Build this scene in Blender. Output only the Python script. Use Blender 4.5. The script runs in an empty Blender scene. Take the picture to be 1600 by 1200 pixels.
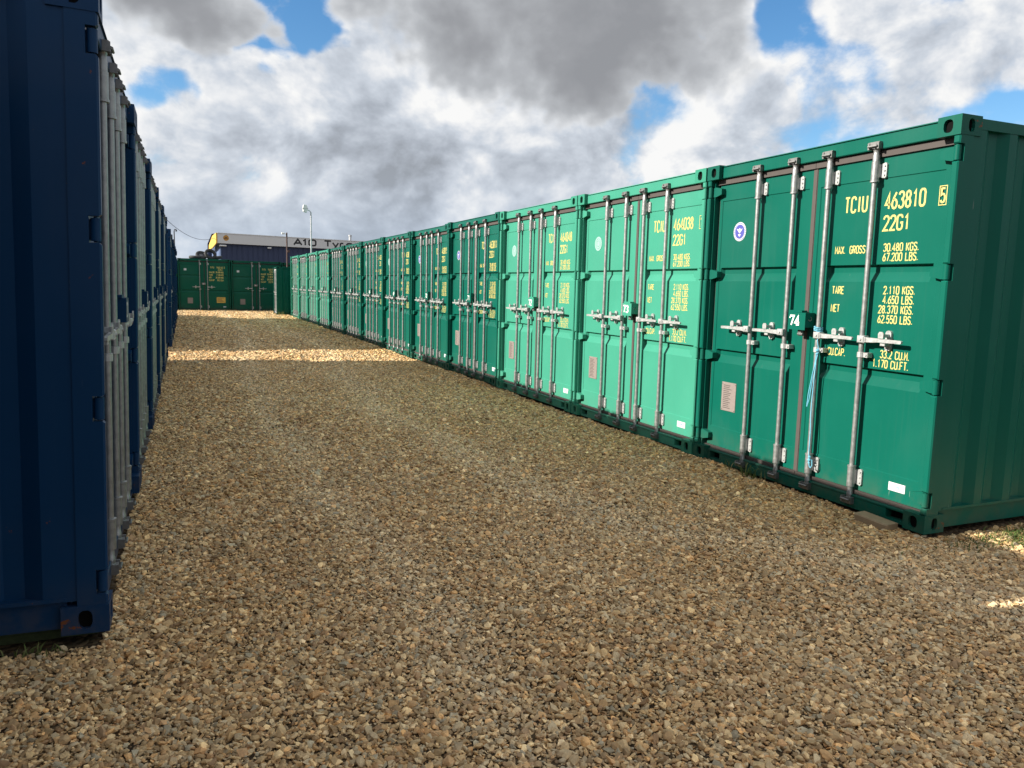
import bpy, math, random
import numpy as np
from mathutils import Matrix, Vector

random.seed(7)
rng = np.random.default_rng(11)
S = bpy.context.scene
COL = S.collection
R = math.radians

# ------------------------------------------------------------------ camera
cam_d = bpy.data.cameras.new('camera')
cam = bpy.data.objects.new('camera', cam_d)
COL.objects.link(cam)
cam_d.sensor_fit = 'HORIZONTAL'
cam_d.sensor_width = 36.0
cam_d.lens = 27.045
cam_d.clip_start = 0.05
cam_d.clip_end = 3000
yaw, pitch, roll = 0.401785, -0.125438, 0.023463
fw = Vector((math.sin(yaw) * math.cos(pitch), math.cos(yaw) * math.cos(pitch), math.sin(pitch)))
rt = Vector((math.cos(yaw), -math.sin(yaw), 0))
up = rt.cross(fw)
r2 = math.cos(roll) * rt + math.sin(roll) * up
u2 = -math.sin(roll) * rt + math.cos(roll) * up
m = Matrix((r2, u2, -fw)).transposed().to_4x4()
m.translation = Vector((0, 0, 1.5036))
cam.matrix_world = m
S.camera = cam
S.render.resolution_x, S.render.resolution_y = 1024, 768

# ------------------------------------------------------------------ light
SUN = Vector((1.0, -0.21, -0.535)).normalized()      # direction the light travels
to_sun = -SUN
sun_el = math.asin(to_sun.z)
sun_az = math.atan2(to_sun.x, to_sun.y)
ld = bpy.data.lights.new('sun', 'SUN')
ld.energy = 4.2
ld.angle = R(0.5)
ld.color = (1.0, 0.93, 0.82)
lo = bpy.data.objects.new('sun', ld)
lo.rotation_euler = SUN.to_track_quat('-Z', 'Y').to_euler()
lo.location = (-20, 6, 20)
COL.objects.link(lo)
S.view_settings.view_transform = 'Standard'
S.view_settings.look = 'None'
S.view_settings.gamma = 1
S.cycles.max_bounces = 5
S.cycles.diffuse_bounces = 3
S.cycles.glossy_bounces = 2
S.view_settings.exposure = 1.2


class NT:
    """small helper round a node tree"""
    def __init__(s, tree):
        s.t = tree
        s.t.nodes.clear()

    def n(s, typ, ins=None, **kw):
        nd = s.t.nodes.new(typ)
        for k, v in kw.items():
            setattr(nd, k, v)
        for k, v in (ins or {}).items():
            s.put(nd.inputs[k], v)
        return nd

    def put(s, sock, v):
        if isinstance(v, bpy.types.NodeSocket):
            s.t.links.new(v, sock)
        elif isinstance(v, bpy.types.Node):
            s.t.links.new(v.outputs[0], sock)
        else:
            sock.default_value = v

    def math(s, op, a, b=0.0, c=None, clamp=False):
        ins = {0: a, 1: b}
        if c is not None:
            ins[2] = c
        return s.n('ShaderNodeMath', ins, operation=op, use_clamp=clamp).outputs[0]

    def smooth(s, x, a, b):
        nd = s.n('ShaderNodeMapRange', {0: x, 1: a, 2: b, 3: 0.0, 4: 1.0}, interpolation_type='SMOOTHSTEP')
        return nd.outputs[0]

    def mix(s, f, a, b, blend='MIX'):
        nd = s.n('ShaderNodeMix', data_type='RGBA', blend_type=blend)
        s.put(nd.inputs[0], f)
        s.put(nd.inputs[6], a)
        s.put(nd.inputs[7], b)
        return nd.outputs[2]

    def ramp(s, f, stops, interp='LINEAR'):
        nd = s.n('ShaderNodeValToRGB', {0: f})
        cr = nd.color_ramp
        cr.interpolation = interp
        while len(cr.elements) < len(stops):
            cr.elements.new(0.5)
        for e, (p, c) in zip(cr.elements, stops):
            e.position = p
            e.color = tuple(c) + (1,)
        return nd.outputs[0]

    def noise(s, vec, scale, detail=4, rough=0.5, dist=0.0):
        nd = s.n('ShaderNodeTexNoise', {'Scale': scale, 'Detail': detail, 'Roughness': rough, 'Distortion': dist})
        if vec is not None:
            s.put(nd.inputs['Vector'], vec)
        return nd.outputs[0]


# ------------------------------------------------------------------ world: Nishita sky under broken cumulus
world = bpy.data.worlds.new('World')
S.world = world
world.use_nodes = True
world.cycles.sampling_method = 'MANUAL'
world.cycles.sample_map_resolution = 512
W = NT(world.node_tree)
sky = W.n('ShaderNodeTexSky', sky_type='NISHITA', sun_disc=False)
sky.sun_elevation = sun_el
sky.sun_rotation = sun_az
sky.air_density, sky.dust_density, sky.ozone_density = 1.0, 0.0, 2.5
tc = W.n('ShaderNodeTexCoord')
vdir = tc.outputs['Generated']
sep = W.n('ShaderNodeSeparateXYZ', {0: vdir})
el = W.math('ARCSINE', sep.outputs[2])
warp = W.n('ShaderNodeTexNoise', {'Vector': vdir, 'Scale': 9.0, 'Detail': 3.0, 'Roughness': 0.62})
wsep = W.n('ShaderNodeSeparateColor', {0: warp.outputs['Color']})
az = W.math('ADD', W.math('ARCTAN2', sep.outputs[0], sep.outputs[1]), W.math('MULTIPLY_ADD', wsep.outputs[0], 0.22, -0.11))
elw = W.math('ADD', el, W.math('MULTIPLY_ADD', wsep.outputs[1], 0.12, -0.06))


def blob(a0, e0, ra, re, tilt=0.0):
    da = W.math('SUBTRACT', az, R(a0))
    de = W.math('SUBTRACT', elw, R(e0))
    ct, st = math.cos(R(tilt)), math.sin(R(tilt))
    x = W.math('ADD', W.math('MULTIPLY', da, ct / R(ra)), W.math('MULTIPLY', de, st / R(ra)))
    y = W.math('ADD', W.math('MULTIPLY', da, -st / R(re)), W.math('MULTIPLY', de, ct / R(re)))
    q = W.math('ADD', W.math('MULTIPLY', x, x), W.math('MULTIPLY', y, y))
    return W.smooth(q, 1.0, 0.0)


def cloud_field(off, dn=8, dv=2.0):
    v = W.n('ShaderNodeVectorMath', {0: vdir, 1: off}, operation='ADD').outputs[0]
    v = W.n('ShaderNodeVectorMath', {0: v, 1: (1.0, 1.0, 1.3)}, operation='MULTIPLY').outputs[0]
    big = W.noise(v, 3.1, 2, 0.5, 0.3)
    fine = W.noise(v, 8.0, dn, 0.58, 0.15)
    a = W.math('ADD', W.math('MULTIPLY', big, 0.34), W.math('MULTIPLY', fine, 0.42))
    if dv is None:
        return a, a
    vo = W.n('ShaderNodeTexVoronoi', {'Vector': v, 'Scale': 10.0, 'Detail': dv, 'Roughness': 0.6, 'Lacunarity': 2.2}, normalize=True)
    puff = W.math('SUBTRACT', 1.0, vo.outputs['Distance'])
    return W.math('ADD', a, W.math('MULTIPLY', puff, 0.24)), a


CLOUDS = [  # sunlit cumulus layer: az, el, ra, re, tilt, cover, darkness
    (7.3, 18.2, 5.6, 5.0, 35, -0.28, 0.0),       # blue hole
    (41.0, 17.5, 3.0, 6.0, 25, -0.12, -0.05),    # blue gap
    (45.0, 12.0, 4.0, 6.0, -20, -0.07, 0.0),
    (52.0, 15.0, 12.0, 7.0, 0, -0.04, 0.0),
    (55.0, 10.0, 10.0, 3.0, 0, -0.15, 0.0),      # blue low at the right
    (-1.5, 12.5, 3.5, 2.0, 20, -0.10, 0.0),
    (4.0, 14.0, 9.5, 3.0, -14, 0.05, -0.22),     # bright crest
    (20.0, 12.4, 8.0, 2.4, -20, 0.02, -0.20),
    (34.0, 9.0, 8.0, 3.0, -20, 0.03, -0.12),
    (14.0, 9.2, 13.0, 3.6, -6, 0.06, 0.32),      # grey bases
    (12.0, 3.4, 24.0, 3.0, 0, 0.08, 0.10),
]
MASSES = [  # nearer, unlit grey cloud: az, el, ra, re, tilt
    (25.5, 18.4, 17.5, 7.8, -8),
    (-3.5, 20.5, 12.5, 6.2, -12),
    (46.0, 22.5, 9.0, 4.0, 0),
]
f1, a1 = cloud_field((0, 0, 0))
tang = (to_sun - fw * to_sun.dot(fw)).normalized() * 0.030
a2 = cloud_field(tuple(tang), 5, None)[0]
bias = 0.075
dark = 0.0
for (a0, e0, ra, re, tl, cv, dk) in CLOUDS:
    b = blob(a0, e0, ra, re, tl)
    bias = W.math('ADD', W.math('MULTIPLY', b, cv), bias)
    dark = W.math('ADD', W.math('MULTIPLY', b, dk), dark)
hz = W.smooth(el, R(9), R(0))
bias = W.math('MULTIPLY_ADD', hz, 0.10, bias)
d1 = W.math('ADD', f1, bias)
cover = W.smooth(d1, 0.480, 0.585)
thick = W.smooth(d1, 0.54, 0.80)
lit = W.math('MULTIPLY', W.math('SUBTRACT', a1, a2), 6.5)
shade = W.math('SUBTRACT', W.math('ADD', W.math('MULTIPLY_ADD', thick, 0.34, 0.22), dark), lit)
ccol = W.ramp(shade, [(0.0, (0.415, 0.415, 0.412)), (0.16, (0.362, 0.370, 0.382)), (0.42, (0.268, 0.290, 0.322)), (0.75, (0.190, 0.208, 0.236)), (1.0, (0.145, 0.158, 0.178))])
# clouds near the horizon take the colour of the air
ccol = W.mix(W.math('MULTIPLY', hz, 0.55), ccol, (0.232, 0.278, 0.342, 1))
mass = -0.17
for mm in MASSES:
    mass = W.math('ADD', W.math('MULTIPLY', blob(*mm), 0.30), mass)
dm = W.math('ADD', f1, mass)
m_cov = W.smooth(dm, 0.470, 0.545)
m_sh = W.math('SUBTRACT', W.smooth(dm, 0.48, 0.70), W.math('MULTIPLY', lit, 0.45))
mcol = W.ramp(m_sh, [(0.0, (0.285, 0.294, 0.306)), (0.35, (0.205, 0.213, 0.225)), (0.8, (0.148, 0.153, 0.163)), (1.0, (0.132, 0.137, 0.147))])
ccol = W.mix(m_cov, ccol, mcol)
cover = W.math('MAXIMUM', cover, m_cov)
hsv = W.n('ShaderNodeHueSaturation', {'Saturation': 1.25, 'Color': sky.outputs[0]})
bg_sky = W.n('ShaderNodeBackground', {'Color': hsv.outputs[0], 'Strength': 0.07})
bg_cl = W.n('ShaderNodeBackground', {'Color': ccol, 'Strength': 1.0})
mx = W.n('ShaderNodeMixShader', {0: cover, 1: bg_sky.outputs[0], 2: bg_cl.outputs[0]})
W.n('ShaderNodeOutputWorld', {0: mx.outputs[0]})

# ------------------------------------------------------------------ materials
MATS = {}


def new_mat(name):
    mt = bpy.data.materials.new(name)
    mt.use_nodes = True
    T = NT(mt.node_tree)
    MATS[name] = mt
    return mt, T


def finish(T, col, rough=0.5, metal=0.0, bump=None, spec=0.5):
    p = T.n('ShaderNodeBsdfPrincipled', {'Base Color': col, 'Roughness': rough, 'Metallic': metal, 'Specular IOR Level': spec})
    if bump is not None:
        T.put(p.inputs['Normal'], bump)
    T.n('ShaderNodeOutputMaterial', {0: p.outputs[0]})


def plain(name, c, rough=0.5, metal=0.0, var=0.12, scale=20.0, spec=0.5):
    mt, T = new_mat(name)
    o = T.n('ShaderNodeTexCoord').outputs['Object']
    nz = T.noise(o, scale, 5, 0.6)
    lo_ = tuple(v * (1 - var) for v in c) + (1,)
    hi_ = tuple(min(1, v * (1 + var)) for v in c) + (1,)
    col = T.mix(nz, lo_, hi_)
    finish(T, col, rough, metal, spec=spec)
    return mt


def paint(name, c, rough=0.42, dirt=0.25, rust=0.0, scratch=0.0):
    """weathered container paint: chalky patches, streaks of dust, a few rust specks"""
    mt, T = new_mat(name)
    o = T.n('ShaderNodeTexCoord').outputs['Object']
    oi = T.n('ShaderNodeObjectInfo')
    big = T.noise(o, 1.7, 5, 0.6)
    col = T.mix(big, tuple(v * 0.86 for v in c) + (1,), tuple(min(1, v * 1.13) for v in c) + (1,))
    # vertical rain streaks
    st_v = T.n('ShaderNodeVectorMath', {0: o, 1: (26.0, 26.0, 0.7)}, operation='MULTIPLY').outputs[0]
    streak = T.smooth(T.noise(st_v, 1.0, 4, 0.6), 0.50, 0.78)
    chalk = tuple(0.75 * v + 0.25 * 0.20 for v in c) + (1,)
    col = T.mix(T.math('MULTIPLY', streak, dirt), col, chalk)
    fade = T.smooth(T.noise(o, 0.9, 4, 0.55, 0.6), 0.48, 0.72)
    col = T.mix(T.math('MULTIPLY', fade, 0.16), col, tuple(min(1, 0.8 * v + 0.05) for v in c) + (1,))
    zz = T.n('ShaderNodeSeparateXYZ', {0: T.n('ShaderNodeNewGeometry').outputs['Position']}).outputs[2]
    low = T.math('MULTIPLY', T.smooth(zz, 0.34, 0.02), T.smooth(T.noise(o, 7.0, 6, 0.65), 0.38, 0.66))
    col = T.mix(T.math('MULTIPLY', low, 0.26), col, (0.115, 0.088, 0.056, 1))
    sc_v = T.n('ShaderNodeVectorMath', {0: o, 1: (55.0, 55.0, 5.0)}, operation='MULTIPLY').outputs[0]
    scr = T.math('MULTIPLY', T.smooth(T.noise(sc_v, 1.0, 3, 0.5), 0.735, 0.75), T.smooth(T.noise(o, 1.3, 3, 0.5), 0.50, 0.62))
    col = T.mix(T.math('MULTIPLY', scr, 0.5), col, (0.30, 0.31, 0.30, 1))
    fine = T.noise(o, 42, 6, 0.65)
    sp = T.smooth(fine, 0.70, 0.76)
    col = T.mix(T.math('MULTIPLY', sp, 0.35), col, (0.10, 0.09, 0.06, 1))
    if rust > 0:
        rn = T.noise(o, 9.0, 7, 0.68, 0.4)
        rm = T.smooth(rn, 0.70 - rust, 0.74 - rust)
        col = T.mix(rm, col, (0.16, 0.055, 0.022, 1))
    rg = T.math('MULTIPLY_ADD', big, 0.22, rough - 0.11)
    h = T.n('ShaderNodeBump', {'Strength': 0.10, 'Distance': 0.004, 'Height': T.noise(o, 14, 4, 0.55)})
    finish(T, col, rg, 0.0, h.outputs[0], 0.13)
    return mt


paint('paint_dark_green', (0.0025, 0.094, 0.066), 0.38, dirt=0.10)
paint('paint_light_green', (0.045, 0.250, 0.172), 0.42, dirt=0.10)
paint('paint_end_green', (0.003, 0.085, 0.054), 0.42, dirt=0.10)
paint('paint_navy', (0.004, 0.034, 0.094), 0.40, dirt=0.03, rust=0.012)
paint('casting_dark_green', (0.004, 0.086, 0.060), 0.45, rust=0.075)
paint('casting_light_green', (0.034, 0.22, 0.145), 0.45, rust=0.075)
paint('casting_end_green', (0.007, 0.080, 0.050), 0.45, rust=0.075)
paint('casting_navy', (0.005, 0.034, 0.095), 0.45, rust=0.09)
plain('hole_shade', (0.004, 0.004, 0.004), 0.9, spec=0.1)  # black backs for openings: their inner shade put into the colour
plain('gasket_rubber', (0.062, 0.050, 0.045), 0.75)
plain('gasket_dark', (0.02, 0.02, 0.02), 0.75)
plain('letter_yellow', (0.52, 0.45, 0.14), 0.6, var=0.3, scale=45)
plain('letter_white', (0.80, 0.80, 0.78), 0.6)
plain('letter_blue', (0.25, 0.45, 0.66), 0.6)
plain('seal_blue', (0.055, 0.06, 0.30), 0.6)
plain('sticker_white', (0.55, 0.56, 0.57), 0.5, var=0.05)
plain('plate_grey', (0.215, 0.180, 0.165), 0.55, var=0.25, scale=60)
plain('plate_yellow', (0.60, 0.38, 0.07), 0.55, var=0.25, scale=30)
plain('cam_dark', (0.20, 0.20, 0.195), 0.5, 0.7, var=0.5, scale=60)
plain('rope_cyan', (0.14, 0.42, 0.55), 0.8)
plain('tyre_rubber', (0.022, 0.022, 0.023), 0.75)
plain('rim_steel', (0.16, 0.16, 0.17), 0.5, 0.6)
plain('lamp_white', (0.82, 0.82, 0.80), 0.4)
plain('pole_galv', (0.52, 0.53, 0.54), 0.45, 0.5)
plain('pole_rust', (0.085, 0.048, 0.042), 0.7)
plain('pole_dark', (0.05, 0.05, 0.055), 0.7)
plain('cable_black', (0.03, 0.03, 0.035), 0.7)
plain('wall_navy', (0.026, 0.040, 0.095), 0.55)
plain('wall_navy_sunlit', (0.10, 0.15, 0.27), 0.55)  # lighter copy of the navy wall: sun on the side painted in
plain('fascia_grey', (0.72, 0.71, 0.69), 0.5, var=0.05)
plain('fascia_yellow', (0.66, 0.42, 0.08), 0.5)
plain('logo_orange', (0.55, 0.27, 0.05), 0.6)
plain('letter_black', (0.018, 0.018, 0.02), 0.5)
plain('roof_dark', (0.16, 0.16, 0.17), 0.7)
plain('timber', (0.30, 0.215, 0.125), 0.85, var=0.3, scale=30)
plain('concrete_block', (0.17, 0.17, 0.15), 0.9, var=0.3)
plain('moss', (0.050, 0.066, 0.024), 0.95, var=0.8, scale=35)


def galv(name, k, metal):
    mt, T = new_mat(name)
    o = T.n('ShaderNodeTexCoord').outputs['Object']
    nz = T.noise(o, 30, 6, 0.62)
    q = lambda a: tuple(v * k for v in a)
    col = T.ramp(nz, [(0.25, q((0.30, 0.31, 0.305))), (0.55, q((0.43, 0.44, 0.435))), (0.8, q((0.54, 0.545, 0.53)))])
    st = T.smooth(T.noise(o, 70, 5, 0.7), 0.66, 0.76)
    col = T.mix(T.math('MULTIPLY', st, 0.6), col, (0.13, 0.10, 0.08, 1))
    finish(T, col, T.math('MULTIPLY_ADD', nz, 0.3, 0.30), metal)


galv('galvanised', 0.74, 0.65)
galv('zinc_bright', 1.05, 0.40)


def stone_mat():
    mt, T = new_mat('gravel_stone')
    oi = T.n('ShaderNodeObjectInfo')
    loc = oi.outputs['Location']
    rnd = oi.outputs['Random']
    col = T.ramp(rnd, [(0.00, (0.22, 0.165, 0.105)), (0.10, (0.30, 0.235, 0.15)), (0.22, (0.42, 0.34, 0.225)),
                       (0.33, (0.34, 0.245, 0.145)), (0.43, (0.47, 0.40, 0.285)), (0.53, (0.32, 0.29, 0.235)),
                       (0.62, (0.40, 0.365, 0.29)), (0.70, (0.48, 0.33, 0.185)), (0.76, (0.25, 0.175, 0.115)),
                       (0.83, (0.56, 0.475, 0.33)), (0.90, (0.255, 0.262, 0.24)), (0.95, (0.38, 0.26, 0.16)),
                       (0.985, (0.68, 0.60, 0.46))], 'CONSTANT')
    r2_ = T.math('FRACT', T.math('MULTIPLY', rnd, 173.3))
    col = T.mix(1.0, col, T.ramp(r2_, [(0.0, (0.66, 0.65, 0.64)), (0.55, (1.0, 1.0, 1.0)), (1.0, (1.48, 1.46, 1.40))]), 'MULTIPLY')
    o = T.n('ShaderNodeTexCoord').outputs['Object']
    g = T.noise(o, 1.6, 4, 0.6)
    col = T.mix(1.0, col, T.ramp(g, [(0.25, (0.70, 0.69, 0.68)), (0.75, (1.30, 1.27, 1.20))]), 'MULTIPLY')
    # dusty grey where wheels run, browner between
    du = T.n('ShaderNodeAttribute', attribute_type='INSTANCER', attribute_name='dust').outputs['Fac']
    col = T.mix(T.math('MULTIPLY', du, 0.22), col, (0.52, 0.45, 0.345, 1))
    col = T.mix(1.0, col, T.mix(du, (1.34, 1.08, 0.74, 1), (1.62, 1.47, 1.23, 1)), 'MULTIPLY')
    finish(T, col, 0.72, 0.0, spec=0.35)


stone_mat()


def ground_mat():
    mt, T = new_mat('gravel_bed')
    o = T.n('ShaderNodeTexCoord').outputs['Object']
    vo = T.n('ShaderNodeTexVoronoi', {'Vector': o, 'Scale': 34.0, 'Randomness': 1.0})
    wn = T.n('ShaderNodeTexWhiteNoise', {'Vector': vo.outputs['Position']})
    col = T.ramp(wn.outputs[0], [(0.0, (0.20, 0.15, 0.095)), (0.2, (0.36, 0.28, 0.17)), (0.4, (0.30, 0.25, 0.19)),
                                 (0.6, (0.45, 0.36, 0.235)), (0.8, (0.31, 0.20, 0.11)), (0.92, (0.55, 0.45, 0.31))], 'CONSTANT')
    edge = T.smooth(vo.outputs['Distance'], 0.018, 0.006)
    col = T.mix(1.0, col, T.mix(edge, (0.20, 0.175, 0.15, 1), (0.62, 0.58, 0.53, 1)), 'MULTIPLY')  # bed darkened between its stones, shade of the gaps put into the colour
    big = T.smooth(T.noise(o, 0.55, 3, 0.5), 0.36, 0.66)
    col = T.mix(1.0, col, T.mix(big, (0.92, 0.86, 0.77, 1), (1.10, 1.08, 1.02, 1)), 'MULTIPLY')
    h = T.n('ShaderNodeBump', {'Strength': 0.9, 'Distance': 0.02, 'Height': T.math('SUBTRACT', 0.03, vo.outputs['Distance'])})
    finish(T, col, 0.9, 0.0, h.outputs[0], 0.25)


ground_mat()


def grass_mat():
    mt, T = new_mat('grass_blade')
    o = T.n('ShaderNodeTexCoord').outputs['Object']
    nz = T.noise(o, 9, 3, 0.6)
    col = T.ramp(nz, [(0.3, (0.05, 0.085, 0.02)), (0.5, (0.095, 0.13, 0.035)), (0.7, (0.26, 0.22, 0.10))])
    finish(T, col, 0.7, 0.0, spec=0.2)


grass_mat()


# ------------------------------------------------------------------ mesh helpers
class MB:
    def __init__(s):
        s.v, s.f = [], []

    def add(s, vs, fs):
        b = len(s.v)
        s.v += [tuple(x) for x in vs]
        s.f += [tuple(i + b for i in f) for f in fs]
        return s

    def box(s, x0, x1, y0, y1, z0, z1):
        vs = [(x0, y0, z0), (x1, y0, z0), (x1, y1, z0), (x0, y1, z0), (x0, y0, z1), (x1, y0, z1), (x1, y1, z1), (x0, y1, z1)]
        return s.add(vs, [(0, 3, 2, 1), (4, 5, 6, 7), (0, 1, 5, 4), (1, 2, 6, 5), (2, 3, 7, 6), (3, 0, 4, 7)])

    def bbox(s, x0, x1, y0, y1, z0, z1, b=0.004):
        """box with its front (-y) edges chamfered"""
        vs = [(x0, y0 + b, z0), (x1, y0 + b, z0), (x1, y1, z0), (x0, y1, z0),
              (x0, y0 + b, z1), (x1, y0 + b, z1), (x1, y1, z1), (x0, y1, z1),
              (x0 + b, y0, z0 + b), (x1 - b, y0, z0 + b), (x1 - b, y0, z1 - b), (x0 + b, y0, z1 - b)]
        return s.add(vs, [(0, 3, 2, 1), (4, 5, 6, 7), (1, 2, 6, 5), (2, 3, 7, 6), (3, 0, 4, 7),
                          (8, 9, 10, 11), (0, 1, 9, 8), (1, 5, 10, 9), (5, 4, 11, 10), (4, 0, 8, 11)])

    def prism_y(s, pts, y0, y1):
        """polygon of (x, z), counter-clockwise seen from -y, extruded from y0 (front) to y1"""
        n = len(pts)
        vs = [(x, y0, z) for x, z in pts] + [(x, y1, z) for x, z in pts]
        fs = [tuple(range(n)), tuple(range(2 * n - 1, n - 1, -1))]
        fs += [(i, i + n, (i + 1) % n + n, (i + 1) % n) for i in range(n)]
        return s.add(vs, fs)

    def cyl(s, p0, p1, r0, r1=None, n=10, caps=True):
        r1 = r0 if r1 is None else r1
        p0, p1 = Vector(p0), Vector(p1)
        d = (p1 - p0).normalized()
        a = d.orthogonal().normalized()
        b = d.cross(a)
        vs = []
        for p, r in ((p0, r0), (p1, r1)):
            vs += [tuple(p + r * (math.cos(2 * math.pi * i / n) * a + math.sin(2 * math.pi * i / n) * b)) for i in range(n)]
        fs = [(i, (i + 1) % n, (i + 1) % n + n, i + n) for i in range(n)]
        if caps:
            fs += [tuple(range(n - 1, -1, -1)), tuple(range(n, 2 * n))]
        return s.add(vs, fs)

    def tube(s, pts, r, n=6):
        for a, b in zip(pts[:-1], pts[1:]):
            s.cyl(a, b, r, r, n)
        return s

    def lathe(s, prof, cx=0, cy=0, n=14):
        """profile of (r, z) turned round a vertical axis"""
        vs, fs = [], []
        for r, z in prof:
            vs += [(cx + r * math.cos(2 * math.pi * i / n), cy + r * math.sin(2 * math.pi * i / n), z) for i in range(n)]
        for k in range(len(prof) - 1):
            fs += [(k * n + i, k * n + (i + 1) % n, (k + 1) * n + (i + 1) % n, (k + 1) * n + i) for i in range(n)]
        return s.add(vs, fs)

    def torus(s, c, R0, r, M, nu=28, nv=12):
        vs, fs = [], []
        for i in range(nu):
            a = 2 * math.pi * i / nu
            for j in range(nv):
                b = 2 * math.pi * j / nv
                q = 0.75 if abs(math.sin(b)) > 0.8 else 1.0
                p = Vector(((R0 + r * math.cos(b)) * math.cos(a), (R0 + r * math.cos(b)) * math.sin(a), r * 1.25 * q * math.sin(b)))
                vs.append(tuple(M @ p + Vector(c)))
        for i in range(nu):
            for j in range(nv):
                fs.append((i * nv + j, ((i + 1) % nu) * nv + j, ((i + 1) % nu) * nv + (j + 1) % nv, i * nv + (j + 1) % nv))
        return s.add(vs, fs)

    def mesh(s, name, mat, smooth=False):
        me = bpy.data.meshes.new(name)
        me.from_pydata(s.v, [], s.f)
        if smooth:
            me.polygons.foreach_set('use_smooth', [True] * len(me.polygons))
            if smooth != 'all':
                me.set_sharp_from_angle(angle=R(38))
        me.materials.append(MATS[mat])
        me.update()
        return me


def obj(name, me, parent=None, loc=None):
    o = bpy.data.objects.new(name, me)
    COL.objects.link(o)
    if parent is not None:
        o.parent = parent
    if loc is not None:
        o.location = loc
    return o


def tag(o, label=None, cat=None, group=None, kind=None):
    if label:
        o['label'] = label
    if cat:
        o['category'] = cat
    if group:
        o['group'] = group
    if kind:
        o['kind'] = kind
    return o


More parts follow.
